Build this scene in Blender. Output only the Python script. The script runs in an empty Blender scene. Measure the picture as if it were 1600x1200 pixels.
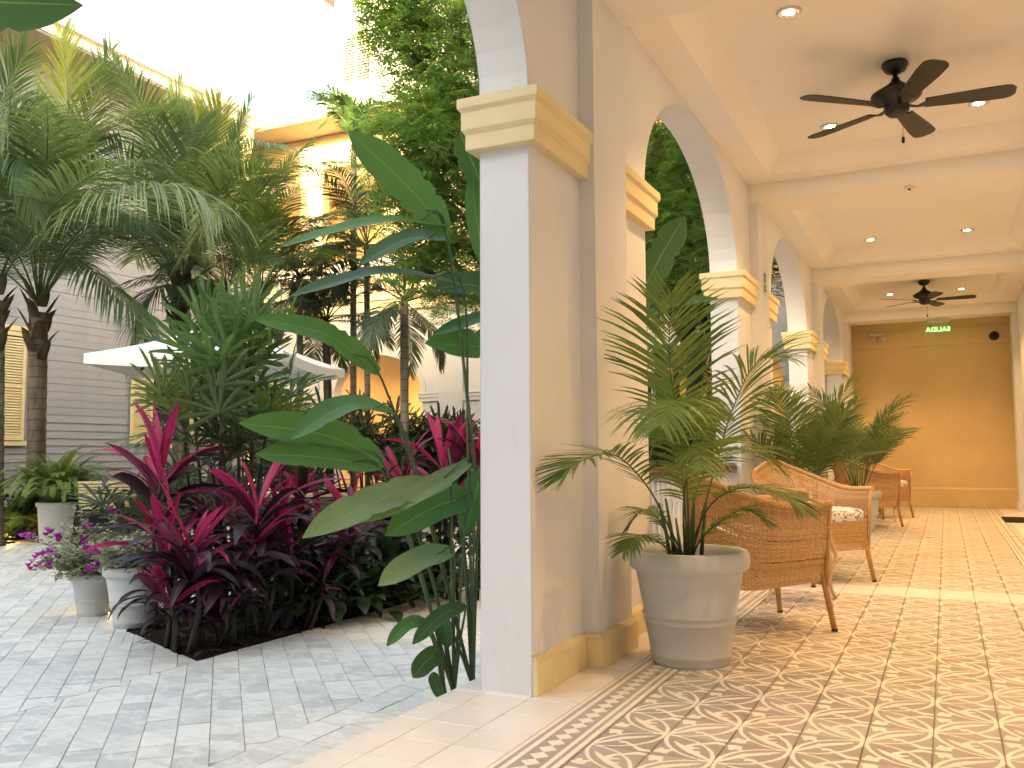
import bpy, math, random
from mathutils import Vector, Matrix
R=math.radians; PI=math.pi
random.seed(7)
S=bpy.context.scene; COL=S.collection
# ---------------------------------------------------------------- camera, sky, sun, exposure
cd=bpy.data.cameras.new('camera'); cam=bpy.data.objects.new('camera',cd); COL.objects.link(cam); S.camera=cam
cd.sensor_width=36; cd.lens=31.185; cd.clip_start=.05; cd.clip_end=400
cam.location=(0,0,.94)
cam.matrix_world=Matrix.Translation((0,0,.94))@Matrix.Rotation(R(25.999),4,'Z')@Matrix.Rotation(R(94.435),4,'X')@Matrix.Rotation(R(-.269),4,'Z')
W_=bpy.data.worlds.new('World'); S.world=W_; W_.use_nodes=True
nt=W_.node_tree; bg=nt.nodes['Background']; sky=nt.nodes.new('ShaderNodeTexSky')
SUN_EL, SUN_AZ = 8.5, (-.04,-.999)      # towards the sun: over the gallery wing
sky.sky_type='NISHITA'; sky.sun_disc=False; sky.sun_elevation=R(SUN_EL); sky.sun_rotation=math.atan2(SUN_AZ[0],SUN_AZ[1])
sky.air_density=1.0; sky.dust_density=3.0; sky.ozone_density=.6
nt.links.new(sky.outputs[0],bg.inputs[0]); bg.inputs[1].default_value=.15
sl=bpy.data.lights.new('sun','SUN'); so=bpy.data.objects.new('sun',sl); COL.objects.link(so)
sl.energy=2.0; sl.angle=R(.5); sl.color=(1,.88,.70)
so.rotation_euler=Vector((SUN_AZ[0]*math.cos(R(SUN_EL)),SUN_AZ[1]*math.cos(R(SUN_EL)),math.sin(R(SUN_EL)))).to_track_quat('Z','Y').to_euler()
S.view_settings.view_transform='Standard'; S.view_settings.look='None'; S.view_settings.gamma=1; S.view_settings.exposure=3.72
S.view_settings.use_white_balance=True; S.view_settings.white_balance_temperature=7900; S.view_settings.white_balance_tint=10
S.cycles.use_denoising=True; S.cycles.max_bounces=8; S.cycles.diffuse_bounces=5; S.cycles.glossy_bounces=3
S.cycles.transmission_bounces=4; S.cycles.transparent_max_bounces=8; S.cycles.caustics_reflective=False; S.cycles.caustics_refractive=False
S.cycles.sample_clamp_indirect=6
LAMP_W=11.4; LAMP_C=(1,.60,.29)
ZC=-.17                                   # courtyard paving level; gallery floor is z=0
# ---------------------------------------------------------------- helpers
def V(*a): return Vector(a[0] if len(a)==1 else a)
class MB:
    def __init__(s): s.v=[]; s.f=[]; s.m=[]; s.uv=[]; s.mi=0; s.hasuv=False
    def add(s,pts,faces,uvs=None):
        o=len(s.v); s.v+= [tuple(p) for p in pts]
        for k,f in enumerate(faces):
            s.f.append([o+i for i in f]); s.m.append(s.mi)
            if uvs: s.uv.append([uvs[i] for i in f]); s.hasuv=True
            else: s.uv.append([(0,0)]*len(f))
        return s
    def box(s,x0,x1,y0,y1,z0,z1):
        return s.add([(x0,y0,z0),(x1,y0,z0),(x1,y1,z0),(x0,y1,z0),(x0,y0,z1),(x1,y0,z1),(x1,y1,z1),(x0,y1,z1)],
            [(0,3,2,1),(4,5,6,7),(0,1,5,4),(1,2,6,5),(2,3,7,6),(3,0,4,7)])
    def frus(s,a,b,z0,z1):              # box with different bottom and top rectangle
        x0,x1,y0,y1=a; X0,X1,Y0,Y1=b
        return s.add([(x0,y0,z0),(x1,y0,z0),(x1,y1,z0),(x0,y1,z0),(X0,Y0,z1),(X1,Y0,z1),(X1,Y1,z1),(X0,Y1,z1)],
            [(0,3,2,1),(4,5,6,7),(0,1,5,4),(1,2,6,5),(2,3,7,6),(3,0,4,7)])
    def quad(s,*p): return s.add(p,[tuple(range(len(p)))])
    def prism(s,poly,z0,z1,inset=0):    # poly ccw
        n=len(poly); c=sum((V(p[0],p[1]) for p in poly),V(0,0))/n
        t=[V(p[0],p[1])+((c-V(p[0],p[1])).normalized()*inset) for p in poly]
        zb=z1-inset
        pts=[(p[0],p[1],z0) for p in poly]+[(p[0],p[1],zb) for p in poly]+[(p.x,p.y,z1) for p in t]
        fs=[tuple(range(2*n,3*n))]
        for i in range(n):
            j=(i+1)%n; fs.append((i,j,n+j,n+i))
            if inset: fs.append((n+i,n+j,2*n+j,2*n+i))
        return s.add(pts,fs)
    def tube(s,pts,rad,n=6,cap=True):
        pts=[V(p) for p in pts]; k=len(pts)
        if not hasattr(rad,'__len__'): rad=[rad]*k
        t0=(pts[1]-pts[0]).normalized(); a=t0.orthogonal().normalized(); vs=[]
        for i,p in enumerate(pts):
            t=(pts[min(i+1,k-1)]-pts[max(i-1,0)]).normalized()
            a=(a-t*a.dot(t)).normalized(); b=t.cross(a)
            for j in range(n):
                an=2*PI*j/n; vs.append(p+(a*math.cos(an)+b*math.sin(an))*rad[i])
        fs=[(i*n+j,i*n+(j+1)%n,(i+1)*n+(j+1)%n,(i+1)*n+j) for i in range(k-1) for j in range(n)]
        if cap: fs+= [tuple(range(n))[::-1],tuple((k-1)*n+j for j in range(n))]
        return s.add(vs,fs)
    def lathe(s,prof,n=32,c=(0,0,0)):
        c=V(c); k=len(prof)
        vs=[c+V(r*math.cos(2*PI*j/n),r*math.sin(2*PI*j/n),z) for r,z in prof for j in range(n)]
        fs=[(i*n+j,i*n+(j+1)%n,(i+1)*n+(j+1)%n,(i+1)*n+j) for i in range(k-1) for j in range(n)]
        if prof[0][0]>1e-6: fs.append(tuple(range(n))[::-1])
        if prof[-1][0]>1e-6: fs.append(tuple((k-1)*n+j for j in range(n)))
        return s.add(vs,fs)
    def mesh(s,name,mats,smooth=False):
        me=bpy.data.meshes.new(name); me.from_pydata(s.v,[],s.f)
        for m in (mats if isinstance(mats,(list,tuple)) else [mats]): me.materials.append(m)
        if len(me.materials)>1: me.polygons.foreach_set('material_index',s.m)
        if s.hasuv:
            ul=me.uv_layers.new(name='UVMap'); flat=[c for f in s.uv for q in f for c in q]; ul.data.foreach_set('uv',flat)
        if smooth: me.polygons.foreach_set('use_smooth',[True]*len(me.polygons))
        me.update(); return me
def link(name,me,parent=None,loc=None,rot=None,scale=None):
    o=bpy.data.objects.new(name,me); COL.objects.link(o)
    if parent: o.parent=parent
    if loc is not None: o.location=loc
    if rot is not None: o.rotation_euler=rot
    if scale is not None: o.scale=scale
    return o
def obj(name,mb,mat,parent=None,smooth=False,loc=None,rot=None):
    return link(name,mb.mesh(name,mat,smooth),parent,loc,rot)
def tag(o,label=None,cat=None,group=None,kind=None):
    if label: o['label']=label
    if cat: o['category']=cat
    if group: o['group']=group
    if kind: o['kind']=kind
    return o
def thing(name,loc,label,cat,group=None,rz=0):
    o=bpy.data.objects.new(name,None); COL.objects.link(o); o.location=loc; o.rotation_euler=(0,0,rz); o.empty_display_size=.1
    return tag(o,label,cat,group)
def copy_tree(o,parent=None):
    c=o.copy(); COL.objects.link(c); c.parent=parent
    for ch in list(o.children): copy_tree(ch,c)
    return c
def rnd(a,b): return random.uniform(a,b)
def bez(pts,n):                       # smooth curve through pts (Catmull-Rom), n samples
    P=[V(p) for p in pts]; P=[P[0]*2-P[1]]+P+[P[-1]*2-P[-2]]; k=len(P)-3; out=[]
    for i in range(n):
        u=i/(n-1)*k; j=min(int(u),k-1); t=u-j; a,b,c,d=P[j:j+4]
        out.append(.5*((2*b)+(c-a)*t+(2*a-5*b+4*c-d)*t*t+(3*b-a-3*c+d)*t**3))
    return out
# ---------------------------------------------------------------- materials
class NT:
    def __init__(s,name):
        s.m=bpy.data.materials.new(name); s.m.use_nodes=True; s.t=s.m.node_tree
        s.b=s.t.nodes['Principled BSDF']; s.out=s.t.nodes['Material Output']
    def n(s,typ,ins=None,**kw):
        d=s.t.nodes.new(typ)
        for k,v in kw.items(): setattr(d,k,v)
        for k,v in (ins or {}).items():
            if isinstance(v,bpy.types.NodeSocket): s.t.links.new(v,d.inputs[k])
            else: d.inputs[k].default_value=v
        return d
    def lk(s,a,b): s.t.links.new(a,b)
    def math(s,op,a,b=0.0,c=0.0,clamp=False): return s.n('ShaderNodeMath',{0:a,1:b,2:c},operation=op,use_clamp=clamp).outputs[0]
    def mix(s,f,a,b): 
        d=s.n('ShaderNodeMix',data_type='RGBA')
        for k,v in ((0,f),(6,a),(7,b)):
            if isinstance(v,bpy.types.NodeSocket): s.t.links.new(v,d.inputs[k])
            else: d.inputs[k].default_value= v if k==0 else (*v[:3],1)
        return d.outputs[2]
    def noise(s,scale,detail=3,coord='Object',rough=.5,stretch=None):
        tc=s.n('ShaderNodeTexCoord').outputs[coord]
        if stretch: tc=s.n('ShaderNodeMapping',{0:tc,3:stretch}).outputs[0]
        return s.n('ShaderNodeTexNoise',{'Vector':tc,'Scale':scale,'Detail':detail,'Roughness':rough}).outputs[0]
    def ramp(s,f,a,b): return s.n('ShaderNodeMapRange',{0:f,1:a,2:b}).outputs[0]
    def bump(s,h,strength=.3,dist=.01):
        b=s.n('ShaderNodeBump',{'Height':h,'Strength':strength,'Distance':dist}); s.lk(b.outputs[0],s.b.inputs['Normal'])
    def col(s,c): 
        if isinstance(c,bpy.types.NodeSocket): s.lk(c,s.b.inputs['Base Color'])
        else: s.b.inputs['Base Color'].default_value=(*c,1)
    def rough(s,r,spec=.5):
        if isinstance(r,bpy.types.NodeSocket): s.lk(r,s.b.inputs['Roughness'])
        else: s.b.inputs['Roughness'].default_value=r
        s.b.inputs['Specular IOR Level'].default_value=spec
def sc(c,f): return tuple(x*f for x in c)
def plaster(name,c,var=.10,bump=.12,rough=.75,soft=0):
    m=NT(name); f=m.ramp(m.noise(1.6,5),.35,.7); g=m.noise(55,3)
    
    ps=m.n('ShaderNodeNewGeometry').outputs['Position']; z=m.n('ShaderNodeSeparateXYZ',{0:ps}).outputs[2]
    dn=m.n('ShaderNodeTexNoise',{'Vector':m.n('ShaderNodeMapping',{0:ps,3:(1,1,.35)}).outputs[0],'Scale':7,'Detail':6,'Roughness':.65}).outputs[0]
    spot=m.math('MULTIPLY',m.ramp(dn,.60,.72),.22)
    base=m.math('MULTIPLY',m.math('MULTIPLY',m.ramp(dn,.42,.62),m.n('ShaderNodeMapRange',{0:z,1:.02,2:.75,3:1.0,4:0.0}).outputs[0]),.30)
    cc=m.mix(f,c,sc(c,1-var)); cc=m.mix(m.math('MAXIMUM',spot,base),cc,sc(c,.72))
    m.col(cc); m.rough(rough,.3); m.bump(m.math('ADD',m.math('MULTIPLY',g,.5),m.noise(4,3)),bump,.006)
    if soft:
        bv=m.n('ShaderNodeBevel',samples=3); bv.inputs['Radius'].default_value=soft; m.lk(bv.outputs[0],[n for n in m.t.nodes if n.type=='BUMP'][0].inputs['Normal'])
    return m.m
def plain(name,c,rough=.5,var=.12,scale=8,spec=.5,metal=0,bump=0):
    m=NT(name); f=m.noise(scale,4); m.col(m.mix(m.ramp(f,.3,.7),c,sc(c,1-var))); m.rough(rough,spec)
    m.b.inputs['Metallic'].default_value=metal
    if bump: m.bump(m.noise(scale*9,3),bump,.004)
    return m.m
def emit(name,c,st):
    m=NT(name); m.col((0,0,0)); m.b.inputs['Emission Color'].default_value=(*c,1); m.b.inputs['Emission Strength'].default_value=st; return m.m
def leafmat(name,c1,c2,trans=.3,rough=.42,tc=None,spec=.45,island=True):
    m=NT(name)
    oi=m.n('ShaderNodeObjectInfo').outputs['Random']; gi=m.n('ShaderNodeNewGeometry').outputs['Random Per Island']
    f=m.math('ADD',m.math('MULTIPLY',oi,.55),m.math('MULTIPLY',gi,.45 if island else .1))
    nz=m.ramp(m.noise(3.0,3),.3,.7)
    c=m.mix(f,c1,c2); c=m.mix(m.math('MULTIPLY',nz,.35),c,sc(c1,.6))
    m.col(c); m.rough(rough,spec)
    tr=m.n('ShaderNodeBsdfTranslucent',{0:m.mix(.5,c,tc or (c2[0]*2.2,c2[1]*2.0,c2[2]*.8))})
    mx=m.n('ShaderNodeMixShader',{0:trans,1:m.b.outputs[0],2:tr.outputs[0]}); m.lk(mx.outputs[0],m.out.inputs[0]); return m.m
MT={}
MT['wall']=plaster('white_plaster',(.765,.785,.825),.06,.16,.75,.009)
MT['wallin']=plaster('gallery_ceiling_paint',(.90,.87,.83),.03)
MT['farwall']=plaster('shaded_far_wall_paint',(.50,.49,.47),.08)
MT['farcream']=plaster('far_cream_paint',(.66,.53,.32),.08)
MT['cream']=plaster('cream_trim_paint',(.84,.71,.44),.08,.08,.6,.006)
MT['endwall']=plaster('yellow_wall_paint',(.73,.56,.31),.10)
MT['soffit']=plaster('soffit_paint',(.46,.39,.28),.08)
MT['siding']=plain('grey_siding_paint',(.31,.34,.385),.65,.12,3,.3,bump=.1)
MT['shut']=plain('cream_shutter_paint',(.72,.62,.36),.55,.1)
MT['roof']=plain('roof_sheet',(.30,.22,.17),.8,.3,2)
MT['wood']=plain('dark_rail_wood',(.12,.055,.03),.4,.35,14)
MT['white']=plain('white_gloss_paint',(.75,.74,.72),.4,.05)
MT['black']=plain('bronze_black_metal',(.018,.014,.012),.45,.3,30,.5)
MT['dark']=plain('charcoal_woven_plastic',(.03,.028,.027),.6,.3,60,.4)
MT['pot']=plaster('grey_pot_concrete',(.55,.575,.59),.16,.25,.8)
MT['potcool']=plaster('pale_grey_pot',(.58,.58,.57),.14,.2,.75)
MT['soil']=plain('dark_soil',(.022,.016,.012),.95,.5,30,.2,bump=.9)
MT['sand']=plain('paving_joint_sand',(.50,.485,.455),.9,.25,30,.2)
MT['grout']=plain('grout',(.40,.385,.36),.9,.2,30,.2)
MT['chrome']=plain('satin_ring',(.62,.58,.52),.35,.05)
MT['lampglow']=emit('lamp_lens_glow',(1,.74,.42),16)
MT['green']=emit('sign_green_glow',(.10,1,.16),.55)
MT['mat']=plain('dark_door_mat',(.03,.025,.022),.95,.4,80,.1,bump=.5)
MT['canvas']=plain('white_canvas',(.80,.80,.79),.8,.05,4,.2)
MT['sofa']=plain('grey_brown_sofa',(.10,.09,.08),.8,.25,30,.2)
MT['bamboo']=plain('cream_cushion_stripe',(.50,.41,.22),.6,.3,25)
def glassmat():
    m=NT('sign_acrylic'); t=m.n('ShaderNodeBsdfTransparent'); g=m.n('ShaderNodeBsdfGlossy',{1:.1})
    mx=m.n('ShaderNodeMixShader',{0:.06,1:t.outputs[0],2:g.outputs[0]}); m.lk(mx.outputs[0],m.out.inputs[0]); return m.m
MT['acrylic']=glassmat()
def glass_dark():
    m=NT('window_glass'); m.col((.02,.025,.03)); m.rough(.08,.5); return m.m
MT['glass']=glass_dark()
def stone():
    m=NT('limestone_paver'); oi=m.n('ShaderNodeObjectInfo').outputs['Random']; gi=m.n('ShaderNodeNewGeometry').outputs['Random Per Island']
    r=m.n('ShaderNodeMath',{0:m.math('ADD',m.math('MULTIPLY',oi,7.31),gi)},operation='FRACT').outputs[0]
    tc=m.n('ShaderNodeNewGeometry').outputs['Position']
    off=m.n('ShaderNodeVectorMath',{0:tc,1:m.n('ShaderNodeCombineXYZ',{0:m.math('MULTIPLY',r,37.0),1:m.math('MULTIPLY',r,91.0)}).outputs[0]},operation='ADD').outputs[0]
    n1=m.n('ShaderNodeTexNoise',{'Vector':off,'Scale':9,'Detail':6,'Roughness':.62,'Distortion':.8}).outputs[0]
    st=m.n('ShaderNodeMapping',{0:off,2:(0,0,.8),3:(3,16,1)}).outputs[0]
    n2=m.n('ShaderNodeTexNoise',{'Vector':st,'Scale':1.6,'Detail':5,'Roughness':.6,'Distortion':1.2}).outputs[0]
    n3=m.n('ShaderNodeTexNoise',{'Vector':off,'Scale':60,'Detail':3,'Roughness':.6}).outputs[0]
    c=m.mix(m.ramp(r,.05,.95),(.55,.555,.555),(.80,.775,.73))
    c=m.mix(m.math('MULTIPLY',m.ramp(n1,.45,.62),.8),c,(.82,.81,.785)); c=m.mix(m.math('MULTIPLY',m.ramp(n2,.50,.70),.55),c,(.46,.46,.45))
    c=m.mix(m.math('MULTIPLY',m.ramp(n3,.66,.74),.5),c,(.22,.20,.18))
    m.col(c); m.rough(m.n('ShaderNodeMapRange',{0:n1,3:.45,4:.7}).outputs[0],.4)
    m.bump(m.math('ADD',n1,m.math('MULTIPLY',n3,.4)),.25,.01); return m.m
MT['stone']=stone()
def whitetile():
    m=NT('white_cement_tile'); oi=m.n('ShaderNodeObjectInfo').outputs['Random']
    c=m.mix(oi,(.80,.775,.745),(.74,.71,.675)); c=m.mix(m.math('MULTIPLY',m.ramp(m.noise(9,4),.5,.8),.6),c,(.66,.61,.55)); m.col(c)
    m.rough(m.n('ShaderNodeMapRange',{0:m.noise(6,3),3:.22,4:.42}).outputs[0],.45); m.bump(m.noise(40,2),.05,.003); return m.m
MT['wtile']=whitetile()
TAUPE,TAUPE2,IVORY=(.36,.328,.298),(.42,.382,.345),(.82,.77,.68)
def tile_base(m,mask):
    oi=m.n('ShaderNodeObjectInfo').outputs['Random']; gi=m.n('ShaderNodeNewGeometry').outputs['Random Per Island']
    r=m.math('FRACT',m.math('ADD',m.math('MULTIPLY',oi,5.7),gi))
    pos=m.n('ShaderNodeNewGeometry').outputs['Position']
    nz=m.n('ShaderNodeTexNoise',{'Vector':pos,'Scale':14,'Detail':4}).outputs[0]
    wear=m.n('ShaderNodeTexNoise',{'Vector':pos,'Scale':2.2,'Detail':5}).outputs[0]
    d=m.mix(r,sc(TAUPE,.92),sc(TAUPE2,1.06)); d=m.mix(m.math('MULTIPLY',m.ramp(nz,.35,.75),.35),d,(.34,.29,.24))
    l=m.mix(m.math('MULTIPLY',m.ramp(nz,.4,.8),.3),IVORY,(.55,.47,.37))
    c=m.mix(mask,d,l); m.col(c)
    m.rough(m.n('ShaderNodeMapRange',{0:wear,1:.3,2:.7,3:.26,4:.5}).outputs[0],.45); m.bump(nz,.06,.003)
def tile_field(name,alt):
    m=NT(name); uv=m.n('ShaderNodeTexCoord').outputs['UV']; vm=lambda op,a,b:m.n('ShaderNodeVectorMath',{0:a,1:b},operation=op)
    # slight wobble so that the hand-poured edges are not perfect
    wob=m.n('ShaderNodeTexNoise',{'Vector':m.n('ShaderNodeNewGeometry').outputs['Position'],'Scale':55,'Detail':2}).outputs[1]
    wv=vm('SCALE',vm('SUBTRACT',wob,(.5,.5,.5)).outputs[0],(0,0,0)); wv.inputs[3].default_value=.03
    uv=vm('ADD',uv,wv.outputs[0]).outputs[0]; uv=vm('MULTIPLY',uv,(1,1,0)).outputs[0]
    mask=None
    def join(x):
        nonlocal mask
        mask = x if mask is None else m.math('MAXIMUM',mask,x)
    def ring(cx,cy,rad,w):
        d=vm('DISTANCE',uv,(cx,cy,0)).outputs[1]; du=m.math('ABSOLUTE',m.math('SUBTRACT',m.n('ShaderNodeSeparateXYZ',{0:uv}).outputs[0],cx))
        ww=m.math('MULTIPLY_ADD',m.math('POWER',du,2.0),.022,.017)
        join(m.math('LESS_THAN',m.math('ABSOLUTE',m.math('SUBTRACT',d,m.math('MULTIPLY_ADD',du,-.03,1.0))),ww))
    def cap(a,b,r0,r1):
        pa=vm('SUBTRACT',uv,(a[0],a[1],0)).outputs[0]; ba=Vector((b[0]-a[0],b[1]-a[1],0)); L=ba.length_squared
        h=m.math('MULTIPLY',vm('DOT_PRODUCT',pa,tuple(ba)).outputs[1],1/L,clamp=True)
        sc_=m.n('ShaderNodeVectorMath',{0:tuple(ba)},operation='SCALE'); m.lk(h,sc_.inputs[3])
        d=vm('DISTANCE',pa,sc_.outputs[0]).outputs[1]
        join(m.math('LESS_THAN',d,m.math('MULTIPLY_ADD',h,(r1-r0)*1.22,r0*1.22+.004)))
    ring(1,0,.982,.032); ring(0,1,.982,.032)
    # petals round the (0,1) corner, feet round the (1,0) corner
    cap((.09,.86),(.21,.86),.045,.05); cap((.12,.72),(.12,.84),.035,.05); cap((.2,.80),(.29,.71),.05,.022)
    cap((.955,.10),(.84,.085),.035,.045); cap((.84,.085),(.70,.20),.045,.028)
    if alt:
        cap((.70,.20),(.55,.30),.028,.03); cap((.55,.30),(.47,.42),.03,.035); cap((.47,.42),(.55,.50),.035,.03); cap((.55,.5),(.66,.46),.03,.012)
        cap((.98,.98),(.62,.70),.014,.055); cap((.62,.70),(.40,.50),.055,.045); cap((.40,.50),(.22,.30),.045,.012); cap((.36,.44),(.28,.46),.03,.006); cap((.62,.68),(.72,.62),.04,.008)
    else:
        cap((.70,.20),(.52,.34),.028,.03); cap((.52,.34),(.34,.38),.03,.012); cap((.50,.35),(.42,.26),.03,.006)
        cap((.02,.02),(.38,.52),.014,.05); cap((.38,.52),(.62,.70),.05,.04); cap((.62,.70),(.84,.86),.04,.012); cap((.62,.72),(.72,.70),.03,.006)
    tile_base(m,mask); return m.m
MT['fieldA']=tile_field('scrollwork_cement_tile',False); MT['fieldB']=tile_field('curled_scrollwork_cement_tile',True)
def tile_border():
    m=NT('diamond_border_cement_tile'); s=m.n('ShaderNodeSeparateXYZ',{0:m.n('ShaderNodeTexCoord').outputs['UV']}); u,v=s.outputs[0],s.outputs[1]
    def band(a,b): return m.math('MULTIPLY',m.math('GREATER_THAN',u,a),m.math('LESS_THAN',u,b))
    mask=band(.0,.09)
    for a,b in ((.17,.26),(.72,.80),(.87,.96)): mask=m.math('MAXIMUM',mask,band(a,b))
    fv=m.math('ABSOLUTE',m.math('SUBTRACT',m.math('FRACT',m.math('MULTIPLY',v,3.0)),.5))
    fu=m.math('ABSOLUTE',m.math('SUBTRACT',u,.49))
    mask=m.math('MAXIMUM',mask,m.math('LESS_THAN',m.math('ADD',m.math('MULTIPLY',fu,5.9),m.math('MULTIPLY',fv,1.9)),.95))
    tile_base(m,mask); return m.m
MT['border']=tile_border()
def wicker(name,c1,c2):
    m=NT(name); gi=m.n('ShaderNodeNewGeometry').outputs['Random Per Island']; n=m.noise(70,3)
    c=m.mix(gi,c1,c2); c=m.mix(m.math('MULTIPLY',m.ramp(n,.45,.75),.5),c,sc(c1,.45)); m.col(c); m.rough(.5,.4); return m.m
MT['wicker']=wicker('rattan_strand',(.54,.33,.155),(.70,.46,.24)); MT['cane']=plain('rattan_pole',(.50,.28,.12),.4,.3,20)
MT['wickerpale']=wicker('pale_rattan_strand',(.56,.40,.24),(.66,.50,.33))
def cushion():
    m=NT('leaf_print_cotton'); tc=m.n('ShaderNodeTexCoord').outputs['Object']
    st=m.n('ShaderNodeMapping',{0:tc,2:(.5,.4,.7),3:(11,26,18)}).outputs[0]
    n=m.n('ShaderNodeTexNoise',{'Vector':st,'Scale':1.3,'Detail':1.5,'Distortion':1.4}).outputs[0]
    f=m.math('MULTIPLY',m.math('GREATER_THAN',n,.54),m.math('LESS_THAN',n,.66)); m.col(m.mix(f,(.74,.71,.66),(.22,.25,.29))); m.rough(.9,.1); return m.m
MT['cushion']=cushion()
def bark(name,c1,c2,ring=0):
    m=NT(name); n=m.noise(9,5,stretch=(1,1,.35)); c=m.mix(m.ramp(n,.35,.7),c1,c2)
    if ring:
        z=m.n('ShaderNodeSeparateXYZ',{0:m.n('ShaderNodeTexCoord').outputs['Object']}).outputs[2]
        f=m.math('LESS_THAN',m.math('FRACT',m.math('MULTIPLY',z,ring)),.12); c=m.mix(m.math('MULTIPLY',f,.6),c,sc(c1,.5))
    m.col(c); m.rough(.85,.2); m.bump(n,.6,.02); return m.m
MT['palmbark']=bark('palm_trunk_bark',(.11,.085,.062),(.22,.18,.14),7); MT['ringtrunk']=bark('ringed_palm_trunk',(.16,.145,.12),(.26,.24,.20),6.5)
MT['fibre']=bark('palm_fibre',(.05,.034,.022),(.13,.09,.055)); MT['bark']=bark('tree_bark',(.07,.055,.04),(.15,.12,.09))
MT['stem']=plain('green_stem',(.07,.11,.03),.5,.3,12); MT['stemdark']=plain('dark_stem',(.045,.035,.028),.7,.4,14)
MT['stemolive']=plain('olive_petiole',(.085,.13,.045),.5,.3,12)
MT['coco']=leafmat('coconut_leaflet',(.062,.13,.06),(.14,.22,.105),.35)
MT['arecadeep']=leafmat('deep_green_areca_leaflet',(.042,.095,.03),(.10,.17,.055),.28)
MT['cocopale']=leafmat('silvery_coconut_leaflet',(.17,.25,.14),(.27,.35,.20),.35)
MT['cocoyel']=leafmat('yellow_green_coconut_leaflet',(.17,.23,.05),(.27,.32,.08),.45)  # coconut leaflet in a yellower green
MT['areca']=leafmat('areca_leaflet',(.068,.15,.045),(.155,.25,.075),.32)
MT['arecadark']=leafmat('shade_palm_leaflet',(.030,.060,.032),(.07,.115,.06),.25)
MT['fan']=leafmat('lady_palm_segment',(.06,.135,.04),(.13,.22,.08),.3)
MT['fanyel']=leafmat('pale_lady_palm_segment',(.11,.15,.03),(.16,.20,.05),.35)
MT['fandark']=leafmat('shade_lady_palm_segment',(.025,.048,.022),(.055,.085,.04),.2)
MT['neem']=leafmat('tree_leaflet',(.06,.165,.05),(.15,.29,.085),.4)
MT['shadeleaf']=leafmat('shade_tree_leaflet',(.015,.032,.012),(.04,.07,.022),.25)  # tree leaflet colour darkened to stand in for shade
MT['fern']=leafmat('fern_pinna',(.13,.21,.06),(.23,.32,.11),.32,.6)
MT['shrub']=leafmat('shrub_leaf',(.025,.055,.025),(.065,.12,.06),.18,.30)
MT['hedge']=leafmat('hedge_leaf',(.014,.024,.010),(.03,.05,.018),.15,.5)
MT['pink']=leafmat('magenta_ti_leaf',(.50,.012,.085),(.68,.04,.15),.35,.4,(.8,.03,.16))
MT['pinkdull']=leafmat('wine_ti_leaf',(.15,.012,.045),(.30,.03,.10),.25,.4,(.4,.02,.08))
MT['maroon']=leafmat('dark_maroon_ti_leaf',(.035,.016,.024),(.09,.022,.042),.12,.36,(.14,.012,.03))
MT['varieg']=leafmat('variegated_leaf',(.22,.27,.12),(.60,.60,.42),.25,.6,(.6,.6,.4))
MT['bract']=leafmat('magenta_bract',(.55,.03,.42),(.70,.08,.60),.4,.6,(.8,.1,.7))
def timat(name,c1,c2,cs,amt,trans):
    m=NT(name); uv=m.n('ShaderNodeTexCoord').outputs['UV']; s=m.n('ShaderNodeSeparateXYZ',{0:uv}); oi=m.n('ShaderNodeObjectInfo').outputs['Random']
    st=m.n('ShaderNodeVectorMath',{0:m.n('ShaderNodeMapping',{0:uv,3:(3.2,.9,1)}).outputs[0],1:m.n('ShaderNodeCombineXYZ',{0:m.math('MULTIPLY',oi,40.0),1:m.math('MULTIPLY',oi,17.0)}).outputs[0]},operation='ADD').outputs[0]
    n=m.n('ShaderNodeTexNoise',{'Vector':st,'Scale':1.6,'Detail':4}).outputs[0]
    c=m.mix(oi,c1,c2); c=m.mix(m.math('MULTIPLY',m.ramp(n,.46,.60),amt),c,cs)
    c=m.mix(m.math('MULTIPLY',m.math('LESS_THAN',m.math('ABSOLUTE',s.outputs[0]),.06),.5),c,sc(c2,1.25))
    m.col(c); m.rough(.4,.4); tr=m.n('ShaderNodeBsdfTranslucent',{0:c}); mx=m.n('ShaderNodeMixShader',{0:trans,1:m.b.outputs[0],2:tr.outputs[0]}); m.lk(mx.outputs[0],m.out.inputs[0]); return m.m
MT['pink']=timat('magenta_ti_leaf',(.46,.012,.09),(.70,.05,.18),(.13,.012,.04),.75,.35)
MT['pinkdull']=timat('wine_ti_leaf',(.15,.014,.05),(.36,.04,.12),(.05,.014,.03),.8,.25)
MT['maroon']=timat('dark_maroon_ti_leaf',(.035,.016,.026),(.085,.022,.045),(.02,.02,.022),.7,.12)
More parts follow.
